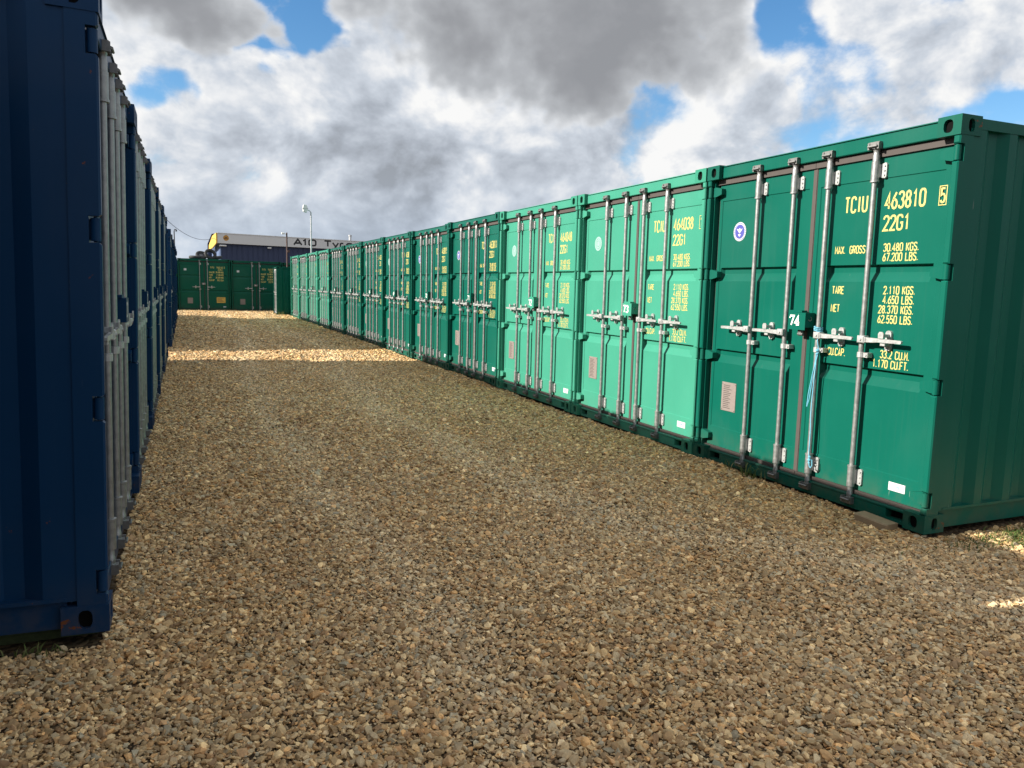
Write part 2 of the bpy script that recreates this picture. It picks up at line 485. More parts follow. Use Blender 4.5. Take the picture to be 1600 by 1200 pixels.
# ------------------------------------------------------------------ stroke lettering
G = {
    '0': [[(1.2, 0), (2.8, 0), (3.6, .5), (4, 1.6), (4, 6.4), (3.6, 7.5), (2.8, 8), (1.2, 8), (.4, 7.5), (0, 6.4), (0, 1.6), (.4, .5), 'c']],
    '1': [[(.9, 6.2), (2.2, 7.9), (2.2, 0)]],
    '2': [[(0, 6.2), (.4, 7.4), (1.3, 8), (2.8, 8), (3.7, 7.3), (4, 6.1), (3.6, 4.8), (0, 0), (4, 0)]],
    '3': [[(0, 6.6), (.6, 7.6), (1.6, 8), (2.8, 7.9), (3.7, 7.2), (3.9, 6), (3.3, 4.8), (2, 4.3)], [(2.0, 4.3), (3.3, 3.9), (4, 2.6), (3.9, 1.4), (3.2, .4), (2, 0), (.8, .3), (0, 1.4)]],
    '4': [[(3, 0), (3, 8), (0, 2.2), (4.2, 2.2)]],
    '5': [[(3.7, 8), (.5, 8), (.3, 4.3), (1.7, 4.9), (3, 4.6), (3.9, 3.4), (3.9, 1.7), (3.2, .4), (2, 0), (.8, .3), (0, 1.4)]],
    '6': [[(3.2, 8), (1.2, 5.2), (.2, 3), (.1, 1.6), (.8, .4), (2, 0), (3.2, .4), (3.9, 1.6), (3.9, 2.9), (3.2, 4.1), (2, 4.5), (1.0, 4.2)]],
    '7': [[(0, 8), (4, 8), (1.5, 0)]],
    '8': [[(2, 4.3), (.8, 4.9), (.3, 6.1), (.8, 7.5), (2, 8), (3.2, 7.5), (3.7, 6.1), (3.2, 4.9), 'c'], [(2, 4.3), (3.4, 3.6), (4, 2.2), (3.4, .6), (2, 0), (.6, .6), (0, 2.2), (.6, 3.6), 'c']],
    '9': [[(.8, 0), (2.8, 2.8), (3.8, 5), (3.9, 6.4), (3.2, 7.6), (2, 8), (.8, 7.6), (.1, 6.4), (.1, 5.1), (.8, 3.9), (2, 3.5), (3, 3.8)]],
    'T': [[(0, 8), (4, 8)], [(2, 8), (2, 0)]],
    'C': [[(4, 6.4), (3.6, 7.5), (2.8, 8), (1.2, 8), (.4, 7.5), (0, 6.4), (0, 1.6), (.4, .5), (1.2, 0), (2.8, 0), (3.6, .5), (4, 1.6)]],
    'I': [[(2, 0), (2, 8)]],
    'U': [[(0, 8), (0, 1.6), (.4, .5), (1.2, 0), (2.8, 0), (3.6, .5), (4, 1.6), (4, 8)]],
    'M': [[(0, 0), (0, 8), (2, 3), (4, 8), (4, 0)]],
    'A': [[(0, 0), (2, 8), (4, 0)], [(.7, 2.6), (3.3, 2.6)]],
    'X': [[(0, 0), (4, 8)], [(0, 8), (4, 0)]],
    'G': [[(4, 6.4), (3.6, 7.5), (2.8, 8), (1.2, 8), (.4, 7.5), (0, 6.4), (0, 1.6), (.4, .5), (1.2, 0), (2.8, 0), (3.6, .5), (4, 1.6), (4, 3.8), (2.4, 3.8)]],
    'R': [[(0, 0), (0, 8), (2.8, 8), (3.7, 7.4), (4, 6.2), (3.7, 4.8), (2.8, 4.1), (0, 4.1)], [(2, 4.1), (4, 0)]],
    'S': [[(4, 6.6), (3.4, 7.6), (2.4, 8), (1.4, 8), (.4, 7.4), (0, 6.2), (.5, 5), (2, 4.2), (3.5, 3.3), (4, 2), (3.6, .7), (2.6, 0), (1.4, 0), (.5, .5), (0, 1.5)]],
    'K': [[(0, 0), (0, 8)], [(4, 8), (.4, 3.2)], [(1.4, 4.4), (4, 0)]],
    'L': [[(0, 8), (0, 0), (4, 0)]],
    'B': [[(0, 4.2), (0, 8), (2.6, 8), (3.5, 7.4), (3.7, 6.2), (3.4, 4.9), (2.6, 4.2), (0, 4.2), (0, 0), (2.8, 0), (3.7, .6), (4, 2.1), (3.7, 3.5), (2.8, 4.15)]],
    'E': [[(4, 8), (0, 8), (0, 0), (4, 0)], [(0, 4.2), (3.2, 4.2)]],
    'N': [[(0, 0), (0, 8), (4, 0), (4, 8)]],
    'P': [[(0, 0), (0, 8), (2.8, 8), (3.7, 7.4), (4, 6), (3.7, 4.6), (2.8, 4), (0, 4)]],
    'F': [[(4, 8), (0, 8), (0, 0)], [(0, 4.2), (3.2, 4.2)]],
    'O': [[(1.2, 0), (2.8, 0), (3.6, .5), (4, 1.6), (4, 6.4), (3.6, 7.5), (2.8, 8), (1.2, 8), (.4, 7.5), (0, 6.4), (0, 1.6), (.4, .5), 'c']],
    '.': [[(0.3, 0), (0.3, .9)]],
    'y': [[(0, 5.8), (2.0, .4)], [(4, 5.8), (1.4, -2.2)]],
    'r': [[(0, 0), (0, 5.8)], [(0, 4.6), (.8, 5.6), (2.6, 5.6)]],
    'e': [[(0, 2.9), (4, 2.9), (4, 4.4), (3.2, 5.8), (.8, 5.8), (0, 4.4), (0, 1.4), (.8, 0), (3.8, 0)]],
    's': [[(3.9, 5.8), (.7, 5.8), (0, 5), (0, 3.8), (.7, 3), (3.3, 2.8), (4, 2), (4, .8), (3.3, 0), (0, 0)]],
}


def ribbon(pts, th, closed):
    P = [Vector((p[0], p[1])) for p in pts]
    n = len(P)
    L, Rr = [], []
    for i in range(n):
        a = P[(i - 1) % n] if (closed or i > 0) else None
        b = P[(i + 1) % n] if (closed or i < n - 1) else None
        d1 = (P[i] - a).normalized() if a is not None else None
        d2 = (b - P[i]).normalized() if b is not None else None
        if d1 is None:
            d1 = d2
        if d2 is None:
            d2 = d1
        t = d1 + d2
        t = t.normalized() if t.length > 1e-4 else d1
        nrm = Vector((-t.y, t.x))
        n1 = Vector((-d1.y, d1.x))
        k = 1.0 / max(0.5, nrm.dot(n1))
        L.append(P[i] + nrm * th * 0.5 * k)
        Rr.append(P[i] - nrm * th * 0.5 * k)
    return L, Rr


def text(mb, s, x, z, h, y, cw=0.5, gap=0.30, th=0.15, right=False):
    """letters of height h on the plane y facing -y; cw: letter width over height"""
    sx, sz = h * cw / 4.0, h / 8.0
    adv = lambda ch: h * cw * (0.25 if ch == '.' else 0.6 if ch == ' ' else 0.62 if ch == 'I' else 1.0) + h * gap * cw
    tot = sum(adv(c) for c in s)
    if right:
        x = x - tot
    for ch in s:
        if ch in G:
            off = -h * cw * 0.19 if ch == 'I' else 0
            for k, pl in enumerate(G[ch]):
                closed = pl[-1] == 'c'
                pts = [(x + off + px * sx, z + pz * sz) for px, pz in (pl[:-1] if closed else pl)]
                Lp, Rp = ribbon(pts, th * h, closed)
                yy = y - 0.0004 * k
                n = len(pts)
                vs = [(p.x, yy, p.y) for p in Lp] + [(p.x, yy, p.y) for p in Rp]
                fs = [(i, i + n, (i + 1) % n + n, (i + 1) % n) for i in range(n if closed else n - 1)]
                mb.add(vs, fs)
        x += adv(ch)
    return x


# ------------------------------------------------------------------ shipping container
# local frame: x from -1.219 (viewer's left when facing the doors) to 1.219, y into the container, z up
WD, LN, HT = 2.438, 6.058, 2.591
HW = WD / 2
DY = 0.085          # face of the doors
HINGES = (0.215, 0.94, 1.655, 2.37)


def oval(cx, cz, rx, rz, n=12):
    return [(cx + rx * math.copysign(abs(math.cos(a)) ** 0.75, math.cos(a)), cz + rz * math.copysign(abs(math.sin(a)) ** 0.75, math.sin(a)))
            for a in [2 * math.pi * (i + 0.5) / n for i in range(n)]]


def holed(mb, fn, w, h, cx, cz, rx, rz, depth):
    """a w x h face with an oval hole with walls; fn maps (u, v, depth) to a point"""
    n = 12
    ov = oval(cx, cz, rx, rz, n)
    outer = []
    for i in range(n):
        a = 2 * math.pi * (i + 0.5) / n
        c, s_ = math.cos(a), math.sin(a)
        k = 1.0 / max(abs(c), abs(s_))
        outer.append((w / 2 + c * k * w / 2, h / 2 + s_ * k * h / 2))
    # put corners in exactly
    for cu, cv in ((0, 0), (w, 0), (w, h), (0, h)):
        j = min(range(n), key=lambda i: (outer[i][0] - cu) ** 2 + (outer[i][1] - cv) ** 2)
        outer[j] = (cu, cv)
    vs = [fn(u, v, 0) for u, v in outer] + [fn(u, v, 0) for u, v in ov] + [fn(u, v, depth) for u, v in ov]
    fs = []
    for i in range(n):
        j = (i + 1) % n
        fs.append((i, j, n + j, n + i))
        fs.append((n + i, n + j, 2 * n + j, 2 * n + i))
    mb.add(vs, fs)
    return [fn(u, v, depth * 0.98) for u, v in ov]


CW, CL, CH = 0.162, 0.178, 0.118
CAST = {}


def casting_mesh(mat):
    """front-left-top casting; others are mirrored copies. returns (steel mesh, hole mesh)"""
    mb, hb = MB(), MB()
    P = []
    P.append(holed(mb, lambda u, v, d: (u, d, v), CW, CH, 0.088, 0.058, 0.033, 0.040, 0.022))         # front
    P.append(holed(mb, lambda u, v, d: (d, CL - u, v), CL, CH, 0.089, 0.058, 0.027, 0.040, 0.022))    # side
    P.append(holed(mb, lambda u, v, d: (u, v, CH - d), CW, CL, 0.081, 0.089, 0.032, 0.055, 0.022))    # top
    mb.add([(0, CL, 0), (CW, CL, 0), (CW, CL, CH), (0, CL, CH)], [(0, 3, 2, 1)])
    mb.add([(CW, 0, 0), (CW, CL, 0), (CW, CL, CH), (CW, 0, CH)], [(0, 1, 2, 3)])
    mb.add([(0, 0, 0), (CW, 0, 0), (CW, CL, 0), (0, CL, 0)], [(0, 3, 2, 1)])
    for p in P:
        hb.add(p, [tuple(range(len(p)))])
    return mb.mesh('corner_casting', mat), hb.mesh('aperture', 'hole_shade')


def corrugated(L0, L1, z0, z1, x_out, depth, sign):
    """side wall: trapezoidal corrugation along y between rails; x_out is the outer plane"""
    mb = MB()
    prof = [(L0, 0.0)]
    y = L0 + 0.14
    per, fl, sl = 0.278, 0.072, 0.068
    while y + per < L1 - 0.1:
        prof += [(y, 0.0), (y + sl, 1.0), (y + sl + fl, 1.0), (y + 2 * sl + fl, 0.0)]
        y += per
    prof.append((L1, 0.0))
    vs = []
    for yy, d in prof:
        xx = x_out - sign * depth * d
        vs += [(xx, yy, z0), (xx, yy, z1)]
    fs = [(2 * i, 2 * i + 2, 2 * i + 3, 2 * i + 1) for i in range(len(prof) - 1)]
    mb.add(vs, fs)
    return mb


def shell_meshes(pm, cm):
    M = {}
    for sg, nm in ((-1, 'L'), (1, 'R')):
        M['side' + nm] = corrugated(0.10, LN - 0.10, 0.14, HT - 0.075, sg * (HW - 0.009), 0.036, sg).mesh('side_wall', pm)
        b = MB()
        x0, x1 = sorted((sg * (HW - 0.006), sg * (HW - 0.066)))
        b.box(x0, x1, CL, LN - CL, HT - 0.075, HT - 0.012)
        M['top' + nm] = b.mesh('top_rail', pm)
        b = MB()
        x0, x1 = sorted((sg * (HW - 0.030), sg * (HW - 0.09)))
        b.box(x0, x1, CL - 0.02, LN - CL + 0.02, 0.02, 0.142)
        x0, x1 = sorted((sg * (HW - 0.006), sg * (HW - 0.09)))
        b.box(x0, x1, CL - 0.02, LN - CL + 0.02, 0.142, 0.158)
        M['bot' + nm] = b.mesh('bottom_rail', pm)
        # corner post: notched at each hinge
        b = MB()
        x0, x1 = sorted((sg * (HW - 0.003), sg * (HW - 0.062)))
        b.box(x0, x1, 0.048, 0.118, CH, HT - CH)
        lim = [CH] + [v for h in HINGES for v in (h - 0.052, h + 0.052)] + [HT - CH]
        for i in range(0, len(lim), 2):
            xa, xb = sorted((sg * (HW - 0.003), sg * (HW - 0.050)))
            b.bbox(xa, xb, 0.004, 0.048, lim[i], lim[i + 1], 0.008)
        M['post' + nm] = b.mesh('corner_post', pm)
        b = MB()
        b.box(x0, x1, LN - 0.11, LN - 0.004, CH, HT - CH)
        M['rpost' + nm] = b.mesh('rear_post', pm)
        # dark hinge channel behind the hinges
        b = MB()
        xa, xb = sorted((sg * (HW - 0.05), sg * (HW - 0.14)))
        b.box(xa, xb, 0.142, 0.148, CH, HT - CH)
        M['chan' + nm] = b.mesh('hinge_channel', pm)
    b = MB()
    prof = []
    y = 0.03
    prof.append((y, 0))
    while y < LN - 0.25:
        prof += [(y + 0.08, 0), (y + 0.11, -0.02), (y + 0.18, -0.02), (y + 0.21, 0)]
        y += 0.209
    prof.append((LN - 0.03, 0))
    vs = []
    for yy, d in prof:
        vs += [(-HW + 0.06, yy, HT - 0.016 + d), (HW - 0.06, yy, HT - 0.016 + d)]
    b.add(vs, [(2 * i, 2 * i + 1, 2 * i + 3, 2 * i + 2) for i in range(len(prof) - 1)])
    M['roof'] = b.mesh('roof', pm)
    b = MB()
    b.box(-HW + 0.06, HW - 0.06, LN - 0.05, LN - 0.03, 0.02, HT - 0.03)
    M['rear'] = b.mesh('rear_wall', pm)
    b = MB()
    b.bbox(-HW + CW, HW - CW, 0.040, 0.14, HT - CH + 0.006, HT - 0.006, 0.005)
    b.box(-HW + 0.062, HW - 0.062, 0.10, 0.138, HT - CH - 0.030, HT - CH + 0.004)
    M['header'] = b.mesh('header', pm)
    b = MB()
    a, z1 = HW - CW, 0.098
    b.bbox(-a, a, 0.040, 0.14, 0.078, z1, 0.005)
    b.box(-a, a, 0.042, 0.12, 0.0, 0.020)
    for x0, x1 in ((-a, -a + 0.03), (-a + 0.17, a - 0.17), (a - 0.03, a)):
        b.box(x0, x1, 0.041, 0.12, 0.020, 0.078)
    M['sill'] = b.mesh('sill', pm)
    for x0, x1, nm in ((-a + 0.03, -a + 0.17, 'pocketL'), (a - 0.17, a - 0.03, 'pocketR')):
        b = MB()
        b.box(x0, x1, 0.10, 0.119, 0.020, 0.078)
        M[nm] = b.mesh('sill_pocket', 'hole_shade')  # black back plate painted in place of the recess shade
    M['cast'], M['hole'] = casting_mesh(cm)
    return M


def door_mesh(w0, w1, g0, g1, pm, grooves=(1.715, 1.000)):
    """one door leaf: frame, slightly sunk panel, two pressed horizontal grooves"""
    p0, p1, zb, zt = w0 + 0.034, w1 - 0.05, 0.300, 2.292
    ws = [w0, p0, p0 + 0.005, g0, g0 + 0.022, g1 - 0.022, g1, p1 - 0.005, p1, w1]
    zs = [0.128, zb, zb + 0.005]
    for g in sorted(grooves):
        zs += [g - 0.118, g - 0.052, g - 0.010, g]
    zs += [zt - 0.005, zt, 2.430]

    def D(w, z):
        d = 0.0
        if p0 + 0.004 < w < p1 - 0.004 and zb + 0.004 < z < zt - 0.004:
            d = 0.006
            if g0 + 0.01 < w < g1 - 0.01:
                for g in grooves:
                    if g - 0.06 < z < g - 0.005:
                        d = 0.040
        return DY + d
    mb = MB()
    nw, nz = len(ws), len(zs)
    vs = [(w - HW, D(w, z), z) for z in zs for w in ws]
    fs = [(j * nw + i, j * nw + i + 1, (j + 1) * nw + i + 1, (j + 1) * nw + i) for j in range(nz - 1) for i in range(nw - 1)]
    mb.add(vs, fs)
    b = 0.055
    x0, x1, z0, z1 = w0 - HW, w1 - HW, zs[0], zs[-1]
    mb.add([(x0, DY, z0), (x1, DY, z0), (x1, DY, z1), (x0, DY, z1), (x0, DY + b, z0), (x1, DY + b, z0), (x1, DY + b, z1), (x0, DY + b, z1)],
           [(0, 4, 5, 1), (1, 5, 6, 2), (2, 6, 7, 3), (3, 7, 4, 0)])
    return mb.mesh('door', pm)


BY = 0.045      # centre line of the locking bars
COMMON = {}


def common():
    M = COMMON
    # locking bar with collars
    b = MB()
    r = 0.0180
    b.lathe([(0.0, 0.045), (0.024, 0.045), (0.024, 0.075), (0.020, 0.085), (0.022, 0.105), (r, 0.112), (r, 0.150), (0.027, 0.152), (0.027, 0.292), (0.030, 0.294), (0.030, 0.304), (r, 0.306),
             (r, 2.262), (0.030, 2.264), (0.030, 2.276), (0.027, 2.278), (0.027, 2.398), (0.0235, 2.400), (0.0235, 2.445), (0.021, 2.450), (0.021, 2.47), (0.024, 2.475), (0.024, 2.512), (0.0, 2.512)], 0, BY, 14)
    M['bar'] = b.mesh('lock_bar', 'galvanised', smooth=True)
    # bracket plates beside the collars
    for z0, z1, nm in ((0.165, 0.285, 'bracketB'), (2.288, 2.392, 'bracketT')):
        b = MB()
        pts = [(0.018, z0 + .01), (0.058, z0), (0.068, z0 + 0.012), (0.068, z1 - 0.012), (0.058, z1), (0.018, z1 - .01)]
        b.prism_y(pts, DY - 0.014, DY + 0.001)
        b.box(0.0, 0.024, BY, DY, z0 + .01, z1 - .01)
        for zz in (z0 + 0.022, (z0 + z1) / 2, z1 - 0.022):
            b.cyl((0.053, DY - 0.021, zz), (0.053, DY - 0.013, zz), 0.0065, n=6)
        M[nm] = b.mesh('bar_bracket', 'zinc_bright')
    b = MB()
    b.lathe([(r, 1.072), (0.0255, 1.074), (0.0255, 1.110), (r, 1.112)], 0, BY, 12)
    b.box(0.016, 0.062, BY - 0.006, DY + 0.001, 1.076, 1.108)
    b.cyl((0.048, BY - 0.014, 1.092), (0.048, BY - 0.005, 1.092), 0.008, n=6)
    M['clamp'] = b.mesh('bar_clamp', 'zinc_bright')
    # cam and keeper, at the foot; the top one is a mirrored copy
    b = MB()
    q0 = 0.022
    b.box(-0.046, -0.032, q0 - 0.016, q0 + 0.045, -0.032, 0.012)
    b.box(0.032, 0.046, q0 - 0.016, q0 + 0.045, -0.032, 0.012)
    b.box(-0.046, 0.046, 0.012, q0 + 0.060, -0.036, -0.020)
    b.prism_y([(-0.031, -0.018), (0.010, -0.024), (0.031, -0.014), (0.031, 0.002), (0.008, 0.010), (-0.031, 0.004)], q0 - 0.012, q0 + 0.020)
    b.cyl((0.0, BY, -0.034), (0.0, BY, 0.030), 0.026, 0.021, 10)
    b.cyl((-0.038, q0 - 0.022, -0.006), (0.038, q0 - 0.022, -0.006), 0.007, n=6)
    M['cam'] = b.mesh('lock_cam', 'cam_dark')
    # handle to the right of its bar (copies are mirrored for the left leaf)
    for sg, nm in ((1, 'R'), (-1, 'L')):
        b = MB()
        q = lambda a: sorted((sg * a[0], sg * a[1]))
        b.bbox(*q((-0.012, 0.050)), BY - 0.040, BY + 0.008, 1.176, 1.226, 0.006)
        b.bbox(*q((0.050, 0.060)), BY - 0.036, BY, 1.182, 1.218, 0.002)
        pts = [(0.060, 1.184), (0.125, 1.186), (0.165, 1.190), (0.34, 1.190), (0.346, 1.196), (0.346, 1.208), (0.34, 1.212), (0.16, 1.215), (0.06, 1.217)]
        if sg < 0:
            pts = [(-x, z) for x, z in pts][::-1]
        b.prism_y(pts, BY - 0.032, BY - 0.016)
        b.cyl((sg * 0.02, BY - 0.046, 1.201), (sg * 0.02, BY - 0.039, 1.201), 0.010, n=8)
        M['handle' + nm] = b.mesh('handle', 'zinc_bright')
        b = MB()
        c = sg * 0.19
        pts = [(c + 0.024 * math.cos(a), 1.201 + (0.046 if math.sin(a) > 0 else -0.046) + 0.024 * math.sin(a)) for a in [2 * math.pi * (i + .5) / 12 for i in range(12)]]
        b.prism_y(pts, DY - 0.012, DY + 0.007)
        b.bbox(c - 0.020, c + 0.020, BY - 0.022, DY - 0.012, 1.166, 1.186, 0.003)
        pts = [(c - 0.020, 1.218), (c + 0.020, 1.218), (c + 0.022, 1.248), (c + 0.012, 1.262), (c - 0.012, 1.262), (c - 0.022, 1.248)]
        b.prism_y(pts, BY - 0.042, BY - 0.034)
        b.box(c - 0.012, c + 0.012, BY - 0.034, DY - 0.012, 1.224, 1.246)
        b.cyl((c, DY - 0.02, 1.140), (c, DY - 0.011, 1.140), 0.008, n=6)
        M['latch' + nm] = b.mesh('handle_latch', 'zinc_bright')
    return M


common()


def hinge_mesh(sg, pm):
    b = MB()
    x = sg * (HW - 0.030)
    b.cyl((x, 0.026, -0.044), (x, 0.026, 0.044), 0.020, n=10)
    p = [(0.0, -0.040), (-0.05, -0.042), (-0.128, -0.024), (-0.128, 0.024), (-0.05, 0.042), (0.0, 0.040)]
    pts = [(x + sg * a, z) for a, z in p]
    if sg > 0:
        pts = pts[::-1]
    b.prism_y(pts, 0.040, DY + 0.003)
    b.cyl((x, 0.026, -0.050), (x, 0.026, 0.050), 0.008, n=8)
    return b.mesh('hinge', pm, smooth=True)


STYLES = {}


def style(key, pm, cm, boxmat=None, grooves=(1.715, 1.000), gasket='gasket_rubber'):
    M = shell_meshes(pm, cm)
    M['doorL'] = door_mesh(0.092, 1.204, 0.140, 1.066, pm, grooves)
    M['doorR'] = door_mesh(1.234, 2.346, 1.372, 2.262, pm, grooves)
    M['hingeL'] = hinge_mesh(-1, pm)
    M['hingeR'] = hinge_mesh(1, pm)
    for nm, w0, w1 in (('L', 0.092, 1.204), ('R', 1.234, 2.346)):
        b = MB()
        y0, y1 = DY - 0.002, DY + 0.050
        x0, x1 = w0 - HW, w1 - HW
        gi = 0.0145
        b.box(x0 - 0.012, x1 + gi, y0 - 0.016, y1, 2.431, 2.474)
        b.box(x0 - 0.012, x1 + gi, y0 - 0.016, y1, 0.099, 0.127)
        if nm == 'L':
            b.box(x0 - 0.018, x0 - 0.001, y0 + 0.014, y1, 0.127, 2.431)
            b.box(x1 + 0.001, x1 + gi, y0, y1, 0.127, 2.431)
        else:
            b.box(x0 - gi, x0 - 0.001, y0 + 0.001, y1, 0.1272, 2.4308)
            b.box(x1 + 0.001, x1 + 0.012, y0 + 0.014, y1, 0.127, 2.431)
        # a flat lip of rubber along the meeting edge
        if nm == 'L':
            b.box(x1 - 0.012, x1 + 0.024, DY - 0.005, DY - 0.001, 0.127, 2.440)
        M['gasket' + nm] = b.mesh('gasket', gasket)
    b = MB()
    w0, w1, z0, z1 = 1.124 - HW, 1.300 - HW, 1.232, 1.362
    y0, y1 = -0.010, DY - 0.003
    t = 0.005
    b.box(w0, w1, y0, y0 + t, z0, z1)
    b.box(w0, w0 + t, y0 + t, y1, z0, z1)
    b.box(w1 - t, w1, y0 + t, y1, z0 + 0.02, z1)
    b.box(w0 + t, w1 - t, y0 + t, y1, z1 - t, z1)
    b.box(w0 - 0.012, w1 - 0.06, y0 + 0.02, y1 - 0.02, z1 + 0.001, z1 + 0.016)
    M['lockbox'] = b.mesh('lock_box', pm)
    b = MB()
    b.box(w0 + 0.075, w0 + 0.11, y0 + 0.03, y0 + 0.055, z0 - 0.028, z0 + 0.03)
    b.cyl((w0 + 0.07, y0 + 0.042, z0 - 0.034), (w0 + 0.12, y0 + 0.042, z0 - 0.034), 0.012, n=8)
    M['padlock'] = b.mesh('padlock_body', 'cam_dark')
    b = MB()
    ring = [(w1 + 0.003, y0 + 0.045 + 0.014 * math.cos(a), z1 - 0.045 + 0.016 * math.sin(a)) for a in [math.pi * (1.1 + i * 0.16) for i in range(9)]]
    b.tube(ring, 0.0028, 5)
    M['ring'] = b.mesh('hasp_ring', 'galvanised')
    STYLES[key] = M


style('dark', 'paint_dark_green', 'casting_dark_green')
style('light', 'paint_light_green', 'casting_light_green')
style('navy', 'paint_navy', 'casting_navy', gasket='gasket_dark')
style('end', 'paint_end_green', 'casting_end_green', grooves=(1.80, 1.06), gasket='gasket_dark')

BARS = (0.632, 1.036, 1.382, 1.790)
END_BARS = (1.00, 1.36)


def disc(mb, x, z, r, y, n=20, r0=0.0):
    if r0 <= 0:
        mb.add([(x + r * math.cos(2 * math.pi * i / n), y, z + r * math.sin(2 * math.pi * i / n)) for i in range(n)], [tuple(range(n))])
    else:
        vs = [(x + q * math.cos(2 * math.pi * i / n), y, z + q * math.sin(2 * math.pi * i / n)) for q in (r0, r) for i in range(n)]
        mb.add(vs, [(i, i + n, (i + 1) % n + n, (i + 1) % n) for i in range(n)])


TY = DY + 0.006 - 0.0015       # paint on the sunk panel
FLATS = {}


def flat_meshes():
    FLATS['rows'] = []
    for lab, val, z in (('MAX.  GROSS', '30.480 KGS.', 1.802), ('', '67.200 LBS.', 1.738), ('TARE', '2.110 KGS.', 1.516), ('', '4.650 LBS.', 1.452),
                        ('NET', '28.370 KGS.', 1.386), ('', '62.550 LBS.', 1.320), ('CU.CAP.', '33.2 CU.M.', 1.082), ('', '1.170 CU.FT.', 1.016)):
        zz = z - (0.005 if lab != 'CU.CAP.' else 0.018)
        xl = 1.446 - HW
        for wd_ in lab.split():
            b = MB()
            xl = text(b, wd_, xl, zz, 0.050, TY, cw=0.40, gap=0.42, th=0.15) + 0.035
            FLATS['rows'].append(b.mesh('weight_label', 'letter_yellow'))
        b = MB()
        text(b, val, 2.151 - HW, z, 0.050, TY, cw=0.41, gap=0.42, th=0.15, right=True)
        FLATS['rows'].append(b.mesh('weight_value', 'letter_yellow'))
    b = MB()
    text(b, '22G1', 1.853 - HW, 1.942, 0.094, TY, cw=0.42, gap=0.38, th=0.14)
    FLATS['size'] = b.mesh('size_code', 'letter_yellow')
    b = MB()
    b.bbox(2.075 - HW, 2.207 - HW, DY - 0.003, DY + 0.001, 0.196, 0.254, 0.001)
    FLATS['maker'] = b.mesh('maker_sticker', 'sticker_white')
    b = MB()
    text(b, 'CIMC', 2.095 - HW, 0.214, 0.024, DY - 0.0045, cw=0.72, gap=0.40, th=0.16)
    FLATS['maker_text'] = b.mesh('maker_lettering', 'letter_blue')
    b = MB()
    b.bbox(0.255 - HW, 0.445 - HW, DY + 0.001, DY + 0.007, 0.462, 0.716, 0.002)
    for z in (0.476, 0.702):
        for x in (0.267, 0.433):
            b.cyl((x - HW, DY - 0.003, z), (x - HW, DY + 0.002, z), 0.005, n=6)
    FLATS['plate'] = b.mesh('approval_plate', 'plate_grey')
    b = MB()
    for i in range(13):
        z = 0.685 - i * 0.0165
        wv = 0.13 * (0.55 + 0.45 * random.random())
        b.add([(0.280 - HW, DY + 0.0002, z), (0.280 + wv - HW, DY + 0.0002, z), (0.280 + wv - HW, DY + 0.0002, z + 0.006), (0.280 - HW, DY + 0.0002, z + 0.006)], [(0, 1, 2, 3)])
    FLATS['plate_text'] = b.mesh('plate_lettering', 'gasket_rubber')
    b = MB()
    disc(b, 0.370 - HW, 2.017, 0.080, TY - 0.001, 28)
    FLATS['seal'] = b.mesh('round_sticker', 'sticker_white')
    FLATS['seal_pale'] = b.mesh('round_sticker', 'sticker_mint')
    b = MB()
    cx, cz = 0.370 - HW, 2.017
    disc(b, cx, cz, 0.060, TY - 0.002, 24)
    for i in range(30):
        a = 2 * math.pi * i / 30
        a2 = a + 0.11
        b.add([(cx + r * math.cos(t), TY - 0.002, cz + r * math.sin(t)) for r, t in ((0.065, a), (0.075, a), (0.075, a2), (0.065, a2))], [(3, 2, 1, 0)])
    FLATS['seal_blue'] = b.mesh('sticker_emblem', 'seal_blue')
    b = MB()
    y = TY - 0.003
    b.add([(cx - 0.040, y, cz + 0.026), (cx - 0.012, y, cz - 0.004), (cx, y, cz - 0.014), (cx + 0.012, y, cz - 0.004), (cx + 0.040, y, cz + 0.026), (cx + 0.016, y, cz + 0.018),
           (cx, y, cz + 0.030), (cx - 0.016, y, cz + 0.018)], [(0, 1, 2, 7), (2, 3, 4, 5), (7, 2, 5, 6)])
    b.add([(cx - 0.018, y, cz - 0.024), (cx, y, cz - 0.044), (cx + 0.018, y, cz - 0.024), (cx, y, cz - 0.018)], [(0, 1, 2, 3)])
    FLATS['seal_mark'] = b.mesh('sticker_figure', 'sticker_white')
    b = MB()
    disc(b, cx, cz, 0.060, TY - 0.0022, 24, 0.054)
    disc(b, cx, cz, 0.036, TY - 0.0022, 20, 0.031)
    FLATS['seal_faint'] = b.mesh('sticker_ring', 'plain_faint')
    # end row panels: text block without cu.cap rows
    b = MB()
    for lab, val, z in (('MAX.GR.', '30.480 KGS', 1.900), ('TARE', '2.180 KGS', 1.770), ('NET', '28.300 KGS', 1.640), ('CU.CAP', '33.2 CU.M', 1.510)):
        text(b, lab, 1.44 - HW, z, 0.075, TY, cw=0.46, gap=0.35, th=0.17)
        text(b, val, 2.12 - HW, z, 0.075, TY, cw=0.40, gap=0.35, th=0.17, right=True)
    text(b, '22G1', 1.86 - HW, 2.02, 0.085, TY, cw=0.5, gap=0.35, th=0.15)
    FLATS['end_table'] = b.mesh('weight_table', 'letter_yellow')
    b = MB()
    b.bbox(1.77 - HW, 2.18 - HW, DY + 0.001, DY + 0.007, 0.42, 0.70, 0.002)
    FLATS['end_yellow'] = b.mesh('warning_plate', 'plate_yellow')
    b = MB()
    for i in range(5):
        z = 0.650 - i * 0.045
        wv = 0.34 * (0.55 + 0.45 * random.random())
        b.add([(1.80 - HW, DY + 0.0002, z), (1.80 + wv - HW, DY + 0.0002, z), (1.80 + wv - HW, DY + 0.0002, z + 0.018), (1.80 - HW, DY + 0.0002, z + 0.018)], [(0, 1, 2, 3)])
    FLATS['end_yellow_text'] = b.mesh('plate_lettering', 'pole_rust')
    b = MB()
